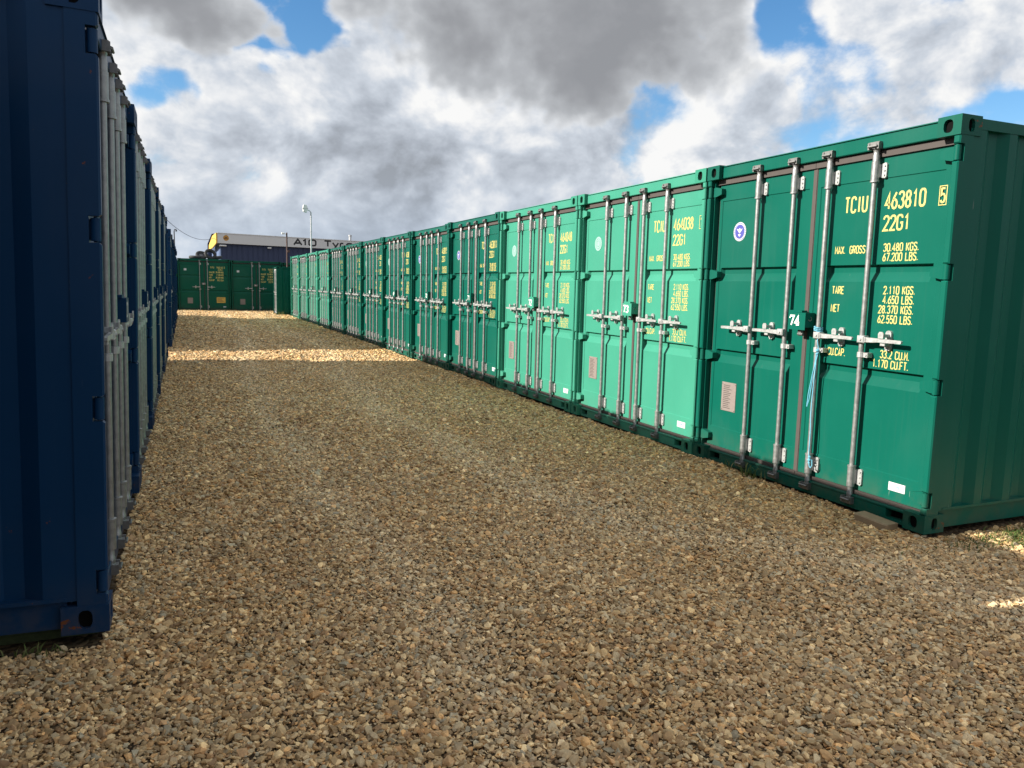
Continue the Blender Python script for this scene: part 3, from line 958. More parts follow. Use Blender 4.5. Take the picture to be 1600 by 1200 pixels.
    b.bbox(0.42 - HW, 0.66 - HW, DY + 0.001, DY + 0.007, 0.38, 0.66, 0.002)
    FLATS['end_grey'] = b.mesh('approval_plate', 'plate_grey')
    b = MB()
    b.bbox(0.28 - HW, 0.40 - HW, DY + 0.003, DY + 0.007, 2.00, 2.10, 0.001)
    FLATS['end_label'] = b.mesh('small_sticker', 'sticker_white')
    b = MB()
    b.bbox(-0.085, 0.085, 0.0, DY - 0.003, 1.31, 1.41, 0.003)
    FLATS['end_box'] = b.mesh('lock_box', 'cam_dark')


plain('plain_faint', (0.12, 0.30, 0.26), 0.6)
plain('sticker_mint', (0.25, 0.40, 0.37), 0.6)
flat_meshes()


def lines(txts, name, mat='letter_yellow'):
    b = MB()
    for t in txts:
        t(b)
    return b.mesh(name, mat)


def container(name, sty, M4, label, group, serial=None, number=None, seal=None, door_detail=True, bars=BARS, kind='aisle', shell='full', sides='LR', box=True, gasket=True):
    M = STYLES[sty]
    root = bpy.data.objects.new(name, None)
    root.empty_display_size = 0.3
    COL.objects.link(root)
    root.matrix_world = M4
    tag(root, label, 'container', group)
    for s_ in 'LR':
        for k in ('side', 'top', 'bot', 'post', 'rpost'):
            obj({'side': 'side_wall', 'top': 'top_rail', 'bot': 'bottom_rail', 'post': 'corner_post', 'rpost': 'rear_post'}[k], M[k + s_], root)
        obj('hinge_channel', M['chan' + s_], root)
    obj('roof', M['roof'], root)
    obj('rear_wall', M['rear'], root)
    obj('header', M['header'], root)
    sill = obj('sill', M['sill'], root)
    obj('sill_pocket', M['pocketL'], sill)
    obj('sill_pocket', M['pocketR'], sill)
    for sx in (-1, 1):
        for sy in (0, 1):
            for sz in (0, 1):
                c = obj('corner_casting', M['cast'], root)
                c.location = (sx * HW, 0 if sy == 0 else LN, CH if sz == 0 else HT - CH)
                c.scale = (-sx, 1 if sy == 0 else -1, -1 if sz == 0 else 1)
                if sy == 0:
                    h = obj('aperture', M['hole'], c)
    if shell == 'only':
        for s_ in 'LR':
            obj('door', M['door' + s_], root)
        return root
    doors = {}
    for s_ in 'LR':
        d = obj('door', M['door' + s_], root)
        doors[s_] = d
        obj('gasket', M['gasket' + s_], d)
        for h in HINGES:
            obj('hinge', M['hinge' + s_], d, (0, 0, h))
    nb = len(bars) // 2
    for i, w in enumerate(bars):
        s_ = 'L' if i < nb else 'R'
        d = doors[s_]
        x = w - HW
        obj('lock_bar', COMMON['bar'], d, (x, 0, 0))
        obj('bar_bracket', COMMON['bracketB'], d, (x, 0, 0))
        obj('bar_bracket', COMMON['bracketT'], d, (x, 0, 0))
        obj('bar_clamp', COMMON['clamp'], d, (x, 0, 0))
        obj('lock_cam', COMMON['cam'], d, (x, 0, 0.068))
        c = obj('lock_cam', COMMON['cam'], d, (x, 0, 2.492))
        c.scale = (1, 1, -1)
        obj('handle', COMMON['handle' + s_], d, (x, 0, 0))
        obj('handle_latch', COMMON['latch' + s_], d, (x, 0, 0))
    if kind == 'aisle' and box:
        lb = obj('lock_box', M['lockbox'], root)
        obj('padlock_body', M['padlock'], lb)
        obj('hasp_ring', M['ring'], lb)
        if number:
            b = MB()
            text(b, number, 1.142 - HW, 1.266, 0.070, -0.0112, cw=0.60, gap=0.30, th=0.19)
            if number == '74':
                x0 = 1.142 - HW
                yy = -0.0125
                for xa, xb, z in ((-0.004, 0.006, 1.318), (0.068, 0.100, 1.264)):
                    b.add([(x0 + xa, yy, z), (x0 + xb, yy, z), (x0 + xb, yy, z + 0.011), (x0 + xa, yy, z + 0.011)], [(0, 1, 2, 3)])
            obj('box_number', b.mesh('box_number', 'letter_white'), lb)
    dl, dr = doors['L'], doors['R']
    if kind == 'aisle' and serial:
        pre, num, chk = serial
        b = MB()
        text(b, pre, 1.508 - HW, 2.084, 0.104, TY, cw=0.36, gap=0.50, th=0.135)
        obj('owner_code', b.mesh('owner_code', 'letter_yellow'), dr)
        b = MB()
        text(b, num, 1.855 - HW, 2.084, 0.104, TY, cw=0.36, gap=0.42, th=0.135)
        obj('serial_number', b.mesh('serial_number', 'letter_yellow'), dr)
        b = MB()
        FX = DY - 0.0012
        x0, x1, z0, z1 = 2.262 - HW, 2.318 - HW, 2.072, 2.194
        t = 0.0055
        for a, c_, e, f in ((x0, x1, z0, z0 + t), (x0, x1, z1 - t, z1), (x0, x0 + t, z0 + t, z1 - t), (x1 - t, x1, z0 + t, z1 - t)):
            b.add([(a, FX, e), (c_, FX, e), (c_, FX, f), (a, FX, f)], [(0, 1, 2, 3)])
        text(b, chk, x0 + 0.014, 2.090, 0.086, FX - 0.0004, cw=0.33, gap=0.3, th=0.14)
        obj('check_digit', b.mesh('check_digit', 'letter_yellow'), dr)
        obj('size_code', FLATS['size'], dr)
        for rm_ in FLATS['rows']:
            obj(rm_.name.split('.')[0], rm_, dr)
    if kind == 'aisle' and sty != 'navy':
        obj('maker_sticker', FLATS['maker'], dr)
        obj('maker_lettering', FLATS['maker_text'], dr)
        obj('approval_plate', FLATS['plate'], dl)
        obj('plate_lettering', FLATS['plate_text'], dl)
        obj('round_sticker', FLATS['seal' if seal == 'blue' else 'seal_pale'], dl)
        if seal == 'blue':
            obj('sticker_emblem', FLATS['seal_blue'], dl)
            obj('sticker_figure', FLATS['seal_mark'], dl)
        else:
            obj('sticker_ring', FLATS['seal_faint'], dl)
    if kind == 'end':
        b = MB()
        text(b, serial[0], 1.50 - HW, 2.135, 0.085, TY, cw=0.42, gap=0.40, th=0.16)
        text(b, serial[1] + ' ' + serial[2], 1.80 - HW, 2.135, 0.085, TY, cw=0.42, gap=0.40, th=0.16)
        obj('serial_number', b.mesh('serial_number', 'letter_yellow'), dr)
        obj('weight_table', FLATS['end_table'], dr)
        obj('approval_plate', FLATS['end_grey'], dl)
        obj('small_sticker', FLATS['end_label'], dl)
        lb = obj('lock_box', FLATS['end_box'], root, (-0.04, 0, 0))
        b = MB()
        text(b, number, -0.05, 1.335, 0.05, -0.0012, cw=0.55, gap=0.3, th=0.18)
        obj('box_number', b.mesh('box_number', 'letter_white'), lb)
        if seal == 'yellow':
            obj('warning_plate', FLATS['end_yellow'], dr)
            obj('plate_lettering', FLATS['end_yellow_text'], dr)
            obj('maker_sticker', FLATS['maker'], dr)
    return root


# ------------------------------------------------------------------ ground
XR, YR, PITCH = 4.2856, 3.3345, 2.46


def hgt(x, y):
    x = np.asarray(x, float)
    y = np.asarray(y, float)
    h = 0.010 * np.sin(1.3 * x + 0.7 * np.sin(0.6 * y)) * np.sin(0.8 * y + 1.0) + 0.006 * np.sin(3.1 * x + 1.1 * y) + 0.005 * np.sin(5.3 * y - 2.2 * x + 1)
    for c, wv in ((0.95, 0.22), (2.45, 0.24)):
        cc = c + 0.16 * np.sin(0.31 * y + 0.4)
        h = h - 0.018 * np.exp(-((x - cc) / wv) ** 2)
    fade = np.clip((60 - np.abs(y)) / 20, 0, 1)
    return h * fade - 0.022


def axis(segs):
    out = []
    for a, b, st in segs:
        out += list(np.arange(a, b, st))
    return np.array(out + [segs[-1][1]])


xs = axis([(-600, -40, 40), (-40, -6, 4), (-6, -1, 0.5), (-1, 6, 0.10), (6, 16, 1), (16, 60, 6), (60, 600, 45)])
ys = axis([(-600, -30, 40), (-30, -4, 4), (-4, 1, 0.5), (1, 14, 0.10), (14, 46, 0.25), (46, 120, 6), (120, 900, 60)])
gx, gy = np.meshgrid(xs, ys)
gz = hgt(gx, gy)
vs = np.stack([gx.ravel(), gy.ravel(), gz.ravel()], 1)
nx, ny = len(xs), len(ys)
fs = [(j * nx + i, j * nx + i + 1, (j + 1) * nx + i + 1, (j + 1) * nx + i) for j in range(ny - 1) for i in range(nx - 1)]
me = bpy.data.meshes.new('ground')
me.from_pydata(vs.tolist(), [], fs)
me.polygons.foreach_set('use_smooth', [True] * len(fs))
me.materials.append(MATS['gravel_bed'])
tag(obj('ground', me), kind='structure')


# loose gravel: real stones scattered over the bed
def scatter():
    pts, size = [], []

    def zone(x0, x1, y0, y1, step, s, jit=0.55, lift=0.004, keep=1.0):
        nx_, ny_ = int((x1 - x0) / step), int((y1 - y0) / step)
        a, b = np.meshgrid(np.arange(nx_), np.arange(ny_))
        x = x0 + (a.ravel() + 0.5 + rng.uniform(-jit, jit, a.size)) * step
        y = y0 + (b.ravel() + 0.5 + rng.uniform(-jit, jit, a.size)) * step
        k = rng.random(x.size) < keep
        x, y = x[k], y[k]
        sz = s * np.exp(np.clip(rng.normal(0, 0.34, x.size), -0.8, 0.62))
        z = hgt(x, y) + lift + rng.uniform(-0.007, 0.005, x.size)
        # nothing inside the containers or out of sight behind them
        ok = ~((x > XR + 0.03) & (y > YR - 0.02)) & ~((x < -0.36) & (y > 3.44) & (y < 16.0)) & ~((x < -0.36) & (y > 18.6))
        # outside the view and a step to either side
        ok &= (x > -0.75 - 0.24 * y) & (y > 1.2)
        pts.append(np.stack([x, y, z], 1)[ok])
        size.append(sz[ok])
    zone(-1.2, 6.2, 1.2, 4.6, 0.0126, 0.0090, lift=0.002)
    zone(-1.2, 6.2, 1.2, 4.6, 0.0330, 0.0122, lift=0.008)
    zone(-1.0, 4.33, 4.6, 8.0, 0.0155, 0.0109, lift=0.002)
    zone(-1.0, 4.33, 4.6, 8.0, 0.0400, 0.0142, lift=0.009)
    zone(-0.8, 4.33, 8.0, 15.0, 0.0240, 0.0160)
    zone(-3.0, 4.33, 15.0, 26.0, 0.0440, 0.0240)
    zone(-0.4, 4.33, 26.0, 41.6, 0.0520, 0.0310)
    P_, S_ = np.concatenate(pts), np.concatenate(size)
    x, y = P_[:, 0], P_[:, 1]
    d = np.zeros(len(x))
    wob = 0.05 * np.sin(1.9 * y) + 0.03 * np.sin(4.3 * y + 1)
    for ty_, tx_, wv in (([0, 4.5, 5.5, 7.2, 9.4, 15.0, 24, 45], [1.2, 1.0, 0.94, 0.90, 0.87, 1.01, 1.6, 1.6], 0.20),
                         ([0, 2.8, 3.5, 4.0, 5.2, 7.0, 9.1, 11.7, 18.7, 24, 45], [4.6, 3.67, 3.3, 2.62, 2.40, 2.31, 2.12, 2.3, 3.1, 2.8, 2.8], 0.24)):
        cc = np.interp(y, ty_, tx_) + wob
        d += 1.25 * np.exp(-((x - cc) / wv) ** 2)
    n = 0.5 * np.sin(1.7 * x + 0.9 * y + 1.3 * np.sin(0.8 * y)) + 0.5 * np.sin(2.9 * y - 2.3 * x + 0.7) + 0.5 * np.sin(5.1 * x + 1.2) * np.sin(1.3 * y)
    d = d * 0.75 + 0.22 * n + rng.normal(0, 0.18, len(x)) - 0.5 * np.clip((x - 3.5) / 0.8, 0, 1) * (y > 3.3) + 0.45 * np.clip((x - 2.6) / 1.2, 0, 1) * (y < 3.2)
    d = np.clip(0.4 + 0.5 * d, 0, 1)
    S_ = S_ * (1.08 - 0.15 * d)
    return P_, S_, d


P, SZ, DU = scatter()
me = bpy.data.meshes.new('gravel')
me.vertices.add(len(P))
me.vertices.foreach_set('co', P.astype(np.float32).ravel())
at = me.attributes.new('size', 'FLOAT', 'POINT')
at.data.foreach_set('value', SZ.astype(np.float32))
at = me.attributes.new('dust', 'FLOAT', 'POINT')
at.data.foreach_set('value', DU.astype(np.float32))
me.materials.append(MATS['gravel_stone'])
gravel = tag(obj('gravel', me), 'loose brown, tan and grey gravel covering the yard', 'gravel', kind='stuff')


def gravel_nodes():
    ng = bpy.data.node_groups.new('gravel_scatter', 'GeometryNodeTree')
    ng.interface.new_socket('Geometry', in_out='INPUT', socket_type='NodeSocketGeometry')
    ng.interface.new_socket('Geometry', in_out='OUTPUT', socket_type='NodeSocketGeometry')
    N, Lk = ng.nodes, ng.links
    gi, go = N.new('NodeGroupInput'), N.new('NodeGroupOutput')
    join = N.new('GeometryNodeJoinGeometry')
    nvar = 9
    for k in range(nvar):
        ico = N.new('GeometryNodeMeshIcoSphere')
        ico.inputs['Radius'].default_value = 1.0
        ico.inputs['Subdivisions'].default_value = 2 if k % 3 == 0 else 1
        rv = N.new('FunctionNodeRandomValue')
        rv.data_type = 'FLOAT_VECTOR'
        a = 0.22 if k % 3 == 0 else 0.42
        rv.inputs[0].default_value = (-a, -a, -a)
        rv.inputs[1].default_value = (a, a, a)
        rv.inputs['Seed'].default_value = 31 + k
        sp = N.new('GeometryNodeSetPosition')
        Lk.new(ico.outputs[0], sp.inputs[0])
        Lk.new(rv.outputs[0], sp.inputs['Offset'])
        hull = N.new('GeometryNodeConvexHull')
        Lk.new(sp.outputs[0], hull.inputs[0])
        tr = N.new('GeometryNodeTransform')
        Lk.new(hull.outputs[0], tr.inputs[0])
        tr.inputs['Scale'].default_value = ((1.0, 0.72, 0.42), (1.0, 0.85, 0.55), (1.15, 0.62, 0.36), (0.95, 0.8, 0.45), (1.0, 0.9, 0.66))[k % 5]
        sm = N.new('GeometryNodeSetMaterial')
        sm.inputs['Material'].default_value = MATS['gravel_stone']
        Lk.new(tr.outputs[0], sm.inputs[0])
        g2i = N.new('GeometryNodeGeometryToInstance')
        Lk.new(sm.outputs[0], g2i.inputs[0])
        Lk.new(g2i.outputs[0], join.inputs[0])
    iop = N.new('GeometryNodeInstanceOnPoints')
    m2p = N.new('GeometryNodeMeshToPoints')
    Lk.new(gi.outputs[0], m2p.inputs[0])
    Lk.new(m2p.outputs[0], iop.inputs['Points'])
    Lk.new(join.outputs[0], iop.inputs['Instance'])
    iop.inputs['Pick Instance'].default_value = True
    ri = N.new('FunctionNodeRandomValue')
    ri.data_type = 'INT'
    ri.inputs[4].default_value = 0
    ri.inputs[5].default_value = nvar - 1
    Lk.new(ri.outputs[2], iop.inputs['Instance Index'])
    rr = N.new('FunctionNodeRandomValue')
    rr.data_type = 'FLOAT_VECTOR'
    rr.inputs[0].default_value = (-0.75, -0.75, 0.0)
    rr.inputs[1].default_value = (0.75, 0.75, 6.283)
    rr.inputs['Seed'].default_value = 5
    Lk.new(rr.outputs[0], iop.inputs['Rotation'])
    na = N.new('GeometryNodeInputNamedAttribute')
    na.data_type = 'FLOAT'
    na.inputs['Name'].default_value = 'size'
    Lk.new(na.outputs[0], iop.inputs['Scale'])
    Lk.new(iop.outputs[0], go.inputs[0])
    md = gravel.modifiers.new('scatter', 'NODES')
    md.node_group = ng


gravel_nodes()

# ------------------------------------------------------------------ the right-hand row
ROW_R = [('dark', 'TCIU', '463810', '5', '74', 'blue', 'dark green container numbered 74, nearest of the right-hand row, with blue cord on its doors'),
         ('light', 'TCIU', '464038', '1', '73', 'faint', 'light green container numbered 73 standing between containers 72 and 74'),
         ('light', 'TCIU', '464048', '0', '72', 'faint', 'light green container numbered 72, left of container 73 in the right row'),
         ('dark', 'TCIU', '463811', '0', '71', 'blue', 'dark green container directly left of light green container 72'),
         ('dark', 'TCIU', '463815', '2', '70', 'blue', 'dark green container, second one left of light green container 72'),
         ('dark', 'TCIU', '463809', '7', '69', 'faint', 'dark green container, third one left of light green container 72'),
         ('dark', 'TCIU', '463805', '8', '68', 'faint', 'dark green container, fourth one left of light green container 72'),
         ('dark', 'TCIU', '463818', '9', '67', 'faint', 'dark green container, fifth one left of light green container 72'),
         ('dark', 'TCIU', '463802', '1', '66', 'faint', 'farthest dark green container of the right row, touching the far light green ones'),
         ('light', 'TCIU', '464031', '5', '65', 'faint', 'light green container, nearest of the four at the far end of the right row'),
         ('light', 'TCIU', '464035', '7', '64', 'faint', 'light green container, second nearest of the four at the far right row end'),
         ('light', 'TCIU', '464042', '4', '63', 'faint', 'light green container, second from the far end of the right row'),
         ('light', 'TCIU', '464029', '6', '62', 'faint', 'last light green container at the far end of the right row')]
for i, (sty, a, b_, c_, num, seal, lab) in enumerate(ROW_R):
    jx = 0 if i < 3 else random.uniform(-0.012, 0.012)
    jz = 0 if i < 3 else random.uniform(-0.01, 0.008)
    M4 = Matrix.Translation((XR + jx, YR + HW + i * PITCH, jz)) @ Matrix.Rotation(R(-90 + (0 if i < 2 else random.uniform(-0.12, 0.12))), 4, 'Z')
    container('shipping_container', sty, M4, lab, 'containers of the right-hand row', (a, b_, c_), num, seal)

# ------------------------------------------------------------------ the left-hand row, seen along its doors
ORD = ['nearest', 'second', 'third', 'fourth', 'fifth']
LAB_L = ['navy blue container nearest the camera, its side wall filling the left edge', 'navy blue container, second along the left-hand row of lock bars',
         'navy blue container, third along the left-hand row', 'navy blue container, fourth along the left-hand row', 'navy blue container, fifth along the left row, just before the sunlit gap']
YL, PL = 3.47, 2.475


def left_m(y0, x=-0.33, z=0.035, tilt=1.25):
    return Matrix.Translation((x, y0 + HW, z)) @ Matrix.Rotation(R(tilt), 4, 'Y') @ Matrix.Rotation(R(90), 4, 'Z')


for i in range(5):
    container('shipping_container', 'navy', left_m(YL + i * PL, -0.33 + (0.0, 0.0, 0.004, -0.003, 0.005)[i]), LAB_L[i], 'navy containers of the left-hand row', None, str(21 + i))
for i in range(6):
    container('shipping_container', 'navy', left_m(18.72 + i * PL, -0.30, 0.0, 1.0),
              'navy blue container past the sunlit gap, last one visible on the left' if i == 0 else 'navy blue container, %s behind the last visible one on the left' % ('', 'first', 'second', 'third', 'fourth', 'fifth')[i],
              'navy containers of the left-hand row' if i == 0 else 'navy containers hidden past the gap', None, str(26 + i), shell='full' if i == 0 else 'only')
container('shipping_container', 'navy', left_m(18.72 + 6 * PL, -3.6, 0.0, 0.0), 'unseen navy container added at the far left end, stepping the shadow edge',
          'navy containers hidden past the gap', shell='only')  # unseen, added and set back to put a step in the far shadow
# unseen container added left of the picture to shade the foreground
container('shipping_container', 'navy', left_m(0.92, -0.80, 0.035, 0), 'navy blue container added left of the picture, shading the foreground gravel', 'navy containers left of the picture', shell='only')
container('shipping_container', 'navy', left_m(0.92 - PL, -0.80, 0.035, 0), 'navy blue container left of and behind the viewpoint', 'navy containers left of the picture', shell='only')

# ------------------------------------------------------------------ the row across the far end
YE, ZE = 41.55, -0.055
LAB_E = ['dark green container across the far end, mostly hidden behind the navy row', 'dark green container across the far end carrying a yellow plate and old tyres',
         'dark green container across the far end, right of the one with tyres', 'dark green container across the far end, behind the last right-row container']
for i in range(4):
    M4 = Matrix.Translation((-0.32 + 2.47 * (i - 1) + HW, YE + (0, 0, 0.02, 0.1)[i], ZE + (0, 0, -0.03, -0.06)[i]))
    container('shipping_container', 'end', M4, LAB_E[i], 'green containers across the far end', ('TITU', ('904412', '960140', '960152', '960166')[i], '3'), ('12', '16', '15', '14')[i],
              'yellow' if i == 1 else None, bars=END_BARS, kind='end')
# the lower, lighter store standing skew at the end of the right row
Mx = Matrix.Translation((3.80, 36.45, -0.02)) @ Matrix.Rotation(R(2.4), 4, 'Z').inverted() @ Matrix.Scale(0.845, 4, (0, 0, 1)) @ Matrix.Translation((0, HW, 0)) @ Matrix.Rotation(R(-90), 4, 'Z')
container('store_container', 'dark', Mx, 'lower green store standing skew just beyond the right row, doors in sunlight', None, None, '61', box=False)

# ------------------------------------------------------------------ tyre depot behind the yard
bl = bpy.data.objects.new('tyre_depot', None)
COL.objects.link(bl)
BA = R(14.7)
bl.matrix_world = Matrix.Translation((2.53, 70.0, 0)) @ Matrix.Rotation(BA, 4, 'Z')
tag(bl, 'long navy tyre depot with grey fascia sign behind the far containers', 'building')
BL_, BD = 30.0, 2.6
ZF0, ZF1 = 4.57, 5.42
b = MB()
x = 0.42
prof = []
while x < BL_:
    prof += [(x, 0), (x + 0.30, 0), (x + 0.34, 0.035), (x + 0.41, 0.035), (x + 0.45, 0)]
    x += 0.45
vs = []
for px, d in prof:
    vs += [(px, d, 0), (px, d, ZF0 + 0.1)]
b.add(vs, [(2 * i, 2 * i + 2, 2 * i + 3, 2 * i + 1) for i in range(len(prof) - 1)])
b.box(BL_ - 0.2, BL_, 0.05, BD, 0, ZF0)
b.box(0, BL_, BD - 0.1, BD, 0, ZF0)
obj('wall', b.mesh('wall', 'wall_navy'), bl)
b = MB()
b.box(0.30, 0.42, 0.05, BD, 0, ZF0 - 0.01)
for k in range(3):
    b.box(0.27, 0.30, 0.3 + k * 0.78, 0.42 + k * 0.78, 0, ZF0 - 0.05)
obj('wall', b.mesh('wall', 'wall_navy_sunlit'), bl)
b = MB()
b.box(0, BL_ + 0.2, -0.28, 0.05, ZF0, ZF1)
b.box(0, BL_ + 0.2, -0.31, -0.28, ZF1 - 0.05, ZF1 + 0.02)
fa = obj('fascia', b.mesh('fascia', 'fascia_grey'), bl)
b = MB()
for ch, xx, wv in (('A', 6.62, 0.72), ('1', 7.34, 0.60), ('0', 8.02, 0.64), ('T', 9.50, 0.64), ('y', 10.30, 0.56), ('r', 11.06, 0.46), ('e', 11.70, 0.58), ('s', 12.46, 0.58)):
    text(b, ch, xx, 4.78, 0.49, -0.284, cw=wv / 0.49, gap=0.0, th=0.30)
obj('sign_lettering', b.mesh('sign_lettering', 'letter_black'), fa)
b = MB()
disc(b, 0.70, 5.03, 0.24, -0.284, 20)
obj('sign_emblem', b.mesh('sign_emblem', 'logo_orange'), fa)
b = MB()
for z, hw_ in ((4.96, 0.19), (5.06, 0.12)):
    b.add([(0.70 - hw_, -0.288, z - 0.025), (0.70 + hw_, -0.288, z - 0.025), (0.70 + hw_ * .8, -0.288, z + 0.03), (0.70 - hw_ * .8, -0.288, z + 0.03)], [(0, 1, 2, 3)])
obj('sign_emblem', b.mesh('sign_emblem', 'letter_black'), fa)
b = MB()
pts = [(-0.28, ZF1), (-0.28, ZF0), (0.7, ZF0 - 0.33), (1.85, 4.0), (1.75, 4.45), (0.75, ZF1 - 0.22)]
n = len(pts)
b.add([(-0.005, y, z) for y, z in pts] + [(-0.12, y, z) for y, z in pts], [tuple(range(n)), tuple(range(2 * n - 1, n - 1, -1))] + [(i, i + n, (i + 1) % n + n, (i + 1) % n) for i in range(n)])
obj('end_fascia', b.mesh('end_fascia', 'fascia_yellow'), bl)
b = MB()
b.add([(0, -0.2, ZF1 - 0.05), (BL_, -0.2, ZF1 - 0.05), (BL_, BD / 2, ZF1 - 0.02), (0, BD / 2, ZF1 - 0.02), (BL_, BD, ZF0), (0, BD, ZF0)], [(0, 1, 2, 3), (3, 2, 4, 5)])
obj('roof', b.mesh('roof', 'roof_dark'), bl)
for xx, wv in ((0.20, 0.55), (4.30, 0.30)):
    b = MB()
    b.bbox(xx, xx + wv, -0.22, 0.04, ZF0 - 0.24, ZF0 - 0.12, 0.02)
    obj('wall_light', b.mesh('wall_light', 'lamp_white'), bl)
b = MB()
b.cyl((12.9, 1.5, ZF0), (12.9, 1.5, 6.0), 0.13, n=12)
b.cyl((12.9, 1.5, 5.93), (12.9, 1.5, 6.06), 0.17, n=12)
obj('flue', b.mesh('flue', 'pole_galv'), bl)

# ------------------------------------------------------------------ poles, lamp, cable
fl = bpy.data.objects.new('floodlight_mast', None)
COL.objects.link(fl)
fl.location = (4.66, 31.7, 0)
tag(fl, 'white floodlight on a thin pale mast rising behind the right-row containers', 'floodlight')
b = MB()
b.cyl((0, 0, 2.575), (0, 0, 4.25), 0.030, 0.028, 10)
for z in (2.9, 3.2, 3.5, 3.8, 4.05):
    b.cyl((0, 0, z), (0, 0, z + 0.03), 0.036, n=10)
b.box(-0.09, 0.09, -0.09, 0.09, 2.572, 2.584)
obj('mast', b.mesh('mast', 'pole_galv', smooth=True), fl)
b = MB()
b.tube([(0, 0, 4.24), (-0.05, -0.02, 4.30), (-0.16, -0.05, 4.33)], 0.016, 8)
obj('arm', b.mesh('arm', 'pole_galv'), fl)
b = MB()
pts = [(-0.30, 4.26), (-0.18, 4.22), (-0.14, 4.40), (-0.18, 4.50), (-0.29, 4.52), (-0.32, 4.40)]
b.prism_y(pts, -0.14, 0.06)
lh = obj('lamp_head', b.mesh('lamp_head', 'lamp_white'), fl)
b = MB()
b.prism_y([(-0.335, 4.36), (-0.12, 4.36), (-0.12, 4.375), (-0.335, 4.375)], -0.15, 0.07)
obj('lamp_visor', b.mesh('lamp_visor', 'pole_galv'), lh)

po = bpy.data.objects.new('lamp_post', None)
COL.objects.link(po)
po.location = (4.82, 41.0, -0.05)
tag(po, 'thin dark rusty post with a small lamp in front of the depot sign', 'post')
b = MB()
b.cyl((0, 0, 0), (0, 0, 4.02), 0.042, 0.036, 8)
obj('shaft', b.mesh('shaft', 'pole_rust'), po)
b = MB()
b.tube([(0, 0, 3.92), (-0.12, 0, 3.98)], 0.014, 6)
b.bbox(-0.26, -0.11, -0.06, 0.05, 3.93, 4.02, 0.015)
obj('lamp_head', b.mesh('lamp_head', 'lamp_white'), po)
b = MB()
b.bbox(0.0, 0.14, -0.06, -0.0, 3.02, 3.14, 0.01)
obj('junction_box', b.mesh('junction_box', 'pole_rust'), po)

po = bpy.data.objects.new('camera_post', None)
COL.objects.link(po)
po.location = (-0.42, 41.25, -0.05)
tag(po, 'thin dark post with a hooked top beside the far-left end container', 'post')
b = MB()
b.cyl((0, 0, 0), (0, 0, 3.85), 0.030, 0.026, 8)
obj('shaft', b.mesh('shaft', 'pole_dark'), po)
b = MB()
b.tube([(0, 0, 3.84), (0.02, 0, 3.93), (0.07, 0, 3.95), (0.11, 0, 3.91)], 0.020, 6)
b.bbox(0.06, 0.13, -0.05, 0.05, 3.84, 3.92, 0.01)
obj('hooked_head', b.mesh('hooked_head', 'pole_dark'), po)

b = MB()
pts = []
A, B = Vector((-1.9, 48, 6.0)), Vector((2.35, 70.3, 5.0))
for i in range(25):
    t = i / 24
    p = A.lerp(B, t)
    p.z -= 1.15 * 4 * t * (1 - t) * 0.8
    pts.append(tuple(p))
b.tube(pts, 0.015, 5)
tag(obj('overhead_cable', b.mesh('overhead_cable', 'cable_black')), 'thin black overhead cable sagging towards the depot corner', 'cable')
b = MB()
b.cyl((-1.9, 48, 0), (-1.9, 48, 6.1), 0.11, 0.09, 8)
b.box(-2.3, -1.5, 47.95, 48.05, 5.85, 5.97)
tag(obj('utility_pole', b.mesh('utility_pole', 'pole_dark')), 'dark utility pole carrying the cable, hidden behind the navy row', 'pole')


# ------------------------------------------------------------------ old tyres on the end container
def tyre(loc, rot, label, rim=True, sc=1.0):
    t = bpy.data.objects.new('car_tyre', None)
    COL.objects.link(t)
    t.location = loc
    t.rotation_euler = rot
    t.scale = (sc, sc, sc)
    tag(t, label, 'tyre', 'old tyres on the end container')
    b = MB()
    b.torus((0, 0, 0), 0.235, 0.082, Matrix.Identity(3))
    obj('tread', b.mesh('tread', 'tyre_rubber', smooth='all'), t)
    if rim:
        b = MB()
        b.lathe([(0.165, 0.07), (0.155, 0.05), (0.150, 0.0), (0.07, 0.025), (0.0, 0.03)], 0, 0, 16)
        obj('rim', b.mesh('rim', 'rim_steel', smooth=True), t)


ZT = HT + ZE - 0.01
tyre((1.22, 42.2, ZT + 0.26), (R(62), 0, R(18)), 'black tyre leaning upright on the end container roof', rim=False, sc=0.95)
tyre((0.80, 42.3, ZT + 0.20), (R(42), R(12), 0), 'tyre with a pale steel rim leaning in the roof pile', sc=0.9)
tyre((0.52, 42.25, ZT + 0.09), (R(3), 0, 0), 'tyre lying flat at the left of the roof pile', rim=False)
tyre((1.48, 42.45, ZT + 0.10), (R(4), R(-8), 0), 'tyre lying flat at the right of the roof pile', rim=False)

# ------------------------------------------------------------------ small things round the near containers
b = MB()
b.bbox(-0.13, 0.13, -0.05, 0.06, -0.05, 0.022, 0.008)
o = obj('timber_block', b.mesh('timber_block', 'timber'))
o.matrix_world = Matrix.Translation((4.225, 3.66, 0.0)) @ Matrix.Rotation(R(-86), 4, 'Z') @ Matrix.Rotation(R(3), 4, 'Y')
tag(o, 'short tan timber block lying against the sill of container 74', 'block')
b = MB()
b.bbox(-0.25, 0.14, -0.06, 0.12, -0.06, 0.030, 0.012)
o = obj('support_block', b.mesh('support_block', 'moss'))
o.matrix_world = Matrix.Translation((-0.52, 3.64, 0.0))
tag(o, 'mossy block under the near corner of the closest navy container', 'block')

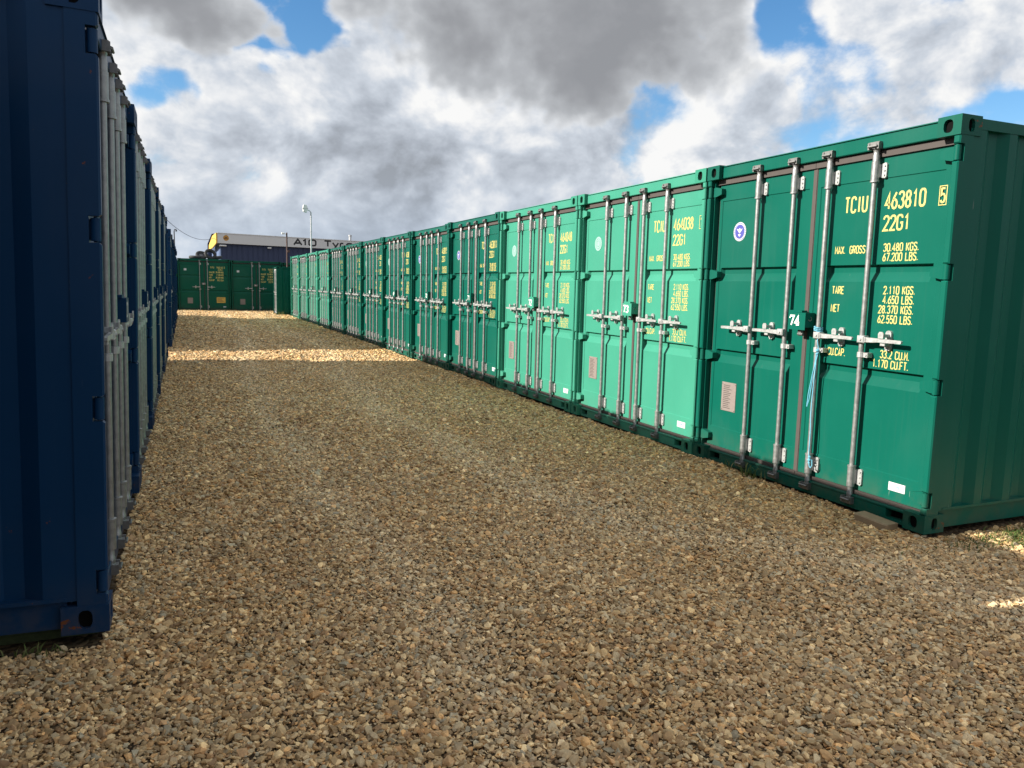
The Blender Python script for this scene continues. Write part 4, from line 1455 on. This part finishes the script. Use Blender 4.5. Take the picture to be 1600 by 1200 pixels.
# pale blue cord tied to the third bar of container 74
bar_y = YR + WD - BARS[2]
b = MB()
for dz, rr in ((0.0, 0.030), (0.012, 0.031), (0.024, 0.030)):
    ring = [(XR + BY + rr * math.cos(a), bar_y + rr * math.sin(a), 1.235 + dz + 0.006 * math.sin(a)) for a in [2 * math.pi * i / 10 for i in range(11)]]
    b.tube(ring, 0.0042, 5)
ox, oy = XR + BY - 0.030, bar_y - 0.030
kn = [(XR + BY - 0.020, bar_y - 0.02, 1.235), (ox, oy, 1.16), (ox + 0.012, oy - 0.008, 1.09), (ox, oy - 0.002, 1.02), (ox, oy + 0.006, 0.86), (ox, oy + 0.012, 0.72), (ox, oy + 0.012, 0.60), (ox, oy + 0.004, 0.48), (ox, oy + 0.004, 0.32), (ox, oy - 0.002, 0.245)]
b.tube(kn, 0.0042, 5)
kn2 = [(ox + 0.012, oy - 0.008, 1.09), (ox - 0.004, oy + 0.02, 0.92), (ox - 0.006, oy + 0.046, 0.76), (ox - 0.004, oy + 0.056, 0.66), (ox, oy + 0.04, 0.72), (ox + 0.002, oy + 0.004, 1.06)]
b.tube(kn2, 0.0036, 5)
for dz, r_ in ((1.09, 0.013), (1.065, 0.010), (0.285, 0.011), (0.262, 0.013), (0.24, 0.010)):
    b.lathe([(0.0, dz - r_), (r_, dz - r_ * .4), (r_, dz + r_ * .4), (0.0, dz + r_)], ox + 0.004, oy, 7)
b.tube([(ox, oy - 0.002, 0.245), (ox - 0.004, oy - 0.012, 0.215), (ox, oy - 0.022, 0.205), (ox, oy - 0.034, 0.225), (ox, oy - 0.030, 0.27)], 0.0036, 5)
tag(obj('cord', b.mesh('cord', 'rope_cyan', smooth=True)), 'pale blue cord tied round the third lock bar of container 74', 'cord')


# ------------------------------------------------------------------ grass
def grass(name, label, cx, cy, sx, sy, n, h, lean=0.5):
    vs, fs = [], []
    for i in range(n):
        x, y = cx + rng.normal(0, sx), cy + rng.normal(0, sy)
        if (x > XR - 0.005 and y > YR - 0.01) or (x < -0.33 and y > 3.46):
            continue
        z = float(hgt(x, y)) - 0.004
        a = rng.uniform(0, 6.283)
        l = h * rng.uniform(0.4, 1.2)
        w = 0.0035 * rng.uniform(0.7, 1.4)
        dx, dy = math.cos(a), math.sin(a)
        k = lean * rng.uniform(0.2, 1.2)
        bI = len(vs)
        vs += [(x - dy * w, y + dx * w, z), (x + dy * w, y - dx * w, z), (x + dx * l * k * .35 + dy * w * .8, y + dy * l * k * .35 - dx * w * .8, z + l * .55),
               (x + dx * l * k * .35 - dy * w * .8, y + dy * l * k * .35 + dx * w * .8, z + l * .55), (x + dx * l * k, y + dy * l * k, z + l * (1 - .3 * k))]
        fs += [(bI, bI + 1, bI + 2, bI + 3), (bI + 3, bI + 2, bI + 4)]
    me = bpy.data.meshes.new(name)
    me.from_pydata(vs, [], fs)
    me.materials.append(MATS['grass_blade'])
    tag(obj(name, me), label, 'grass', kind='stuff')


grass('grass', 'short grass and moss along the side of container 74', 5.15, 3.12, 0.38, 0.07, 1800, 0.05, 1.1)
grass('grass', 'thin weeds at the sill of container 74', XR - 0.03, 4.98, 0.02, 0.12, 40, 0.16, 0.7)
grass('grass', 'weeds at the corner of the far skew store', 3.95, 36.25, 0.10, 0.10, 60, 0.22, 0.6)
grass('grass', 'weeds under the near corner of the closest navy container', -0.64, 3.43, 0.08, 0.02, 45, 0.06, 0.9)
grass('grass', 'weeds along the foot of the far end containers', 2.0, 41.45, 1.6, 0.06, 260, 0.12, 0.8)
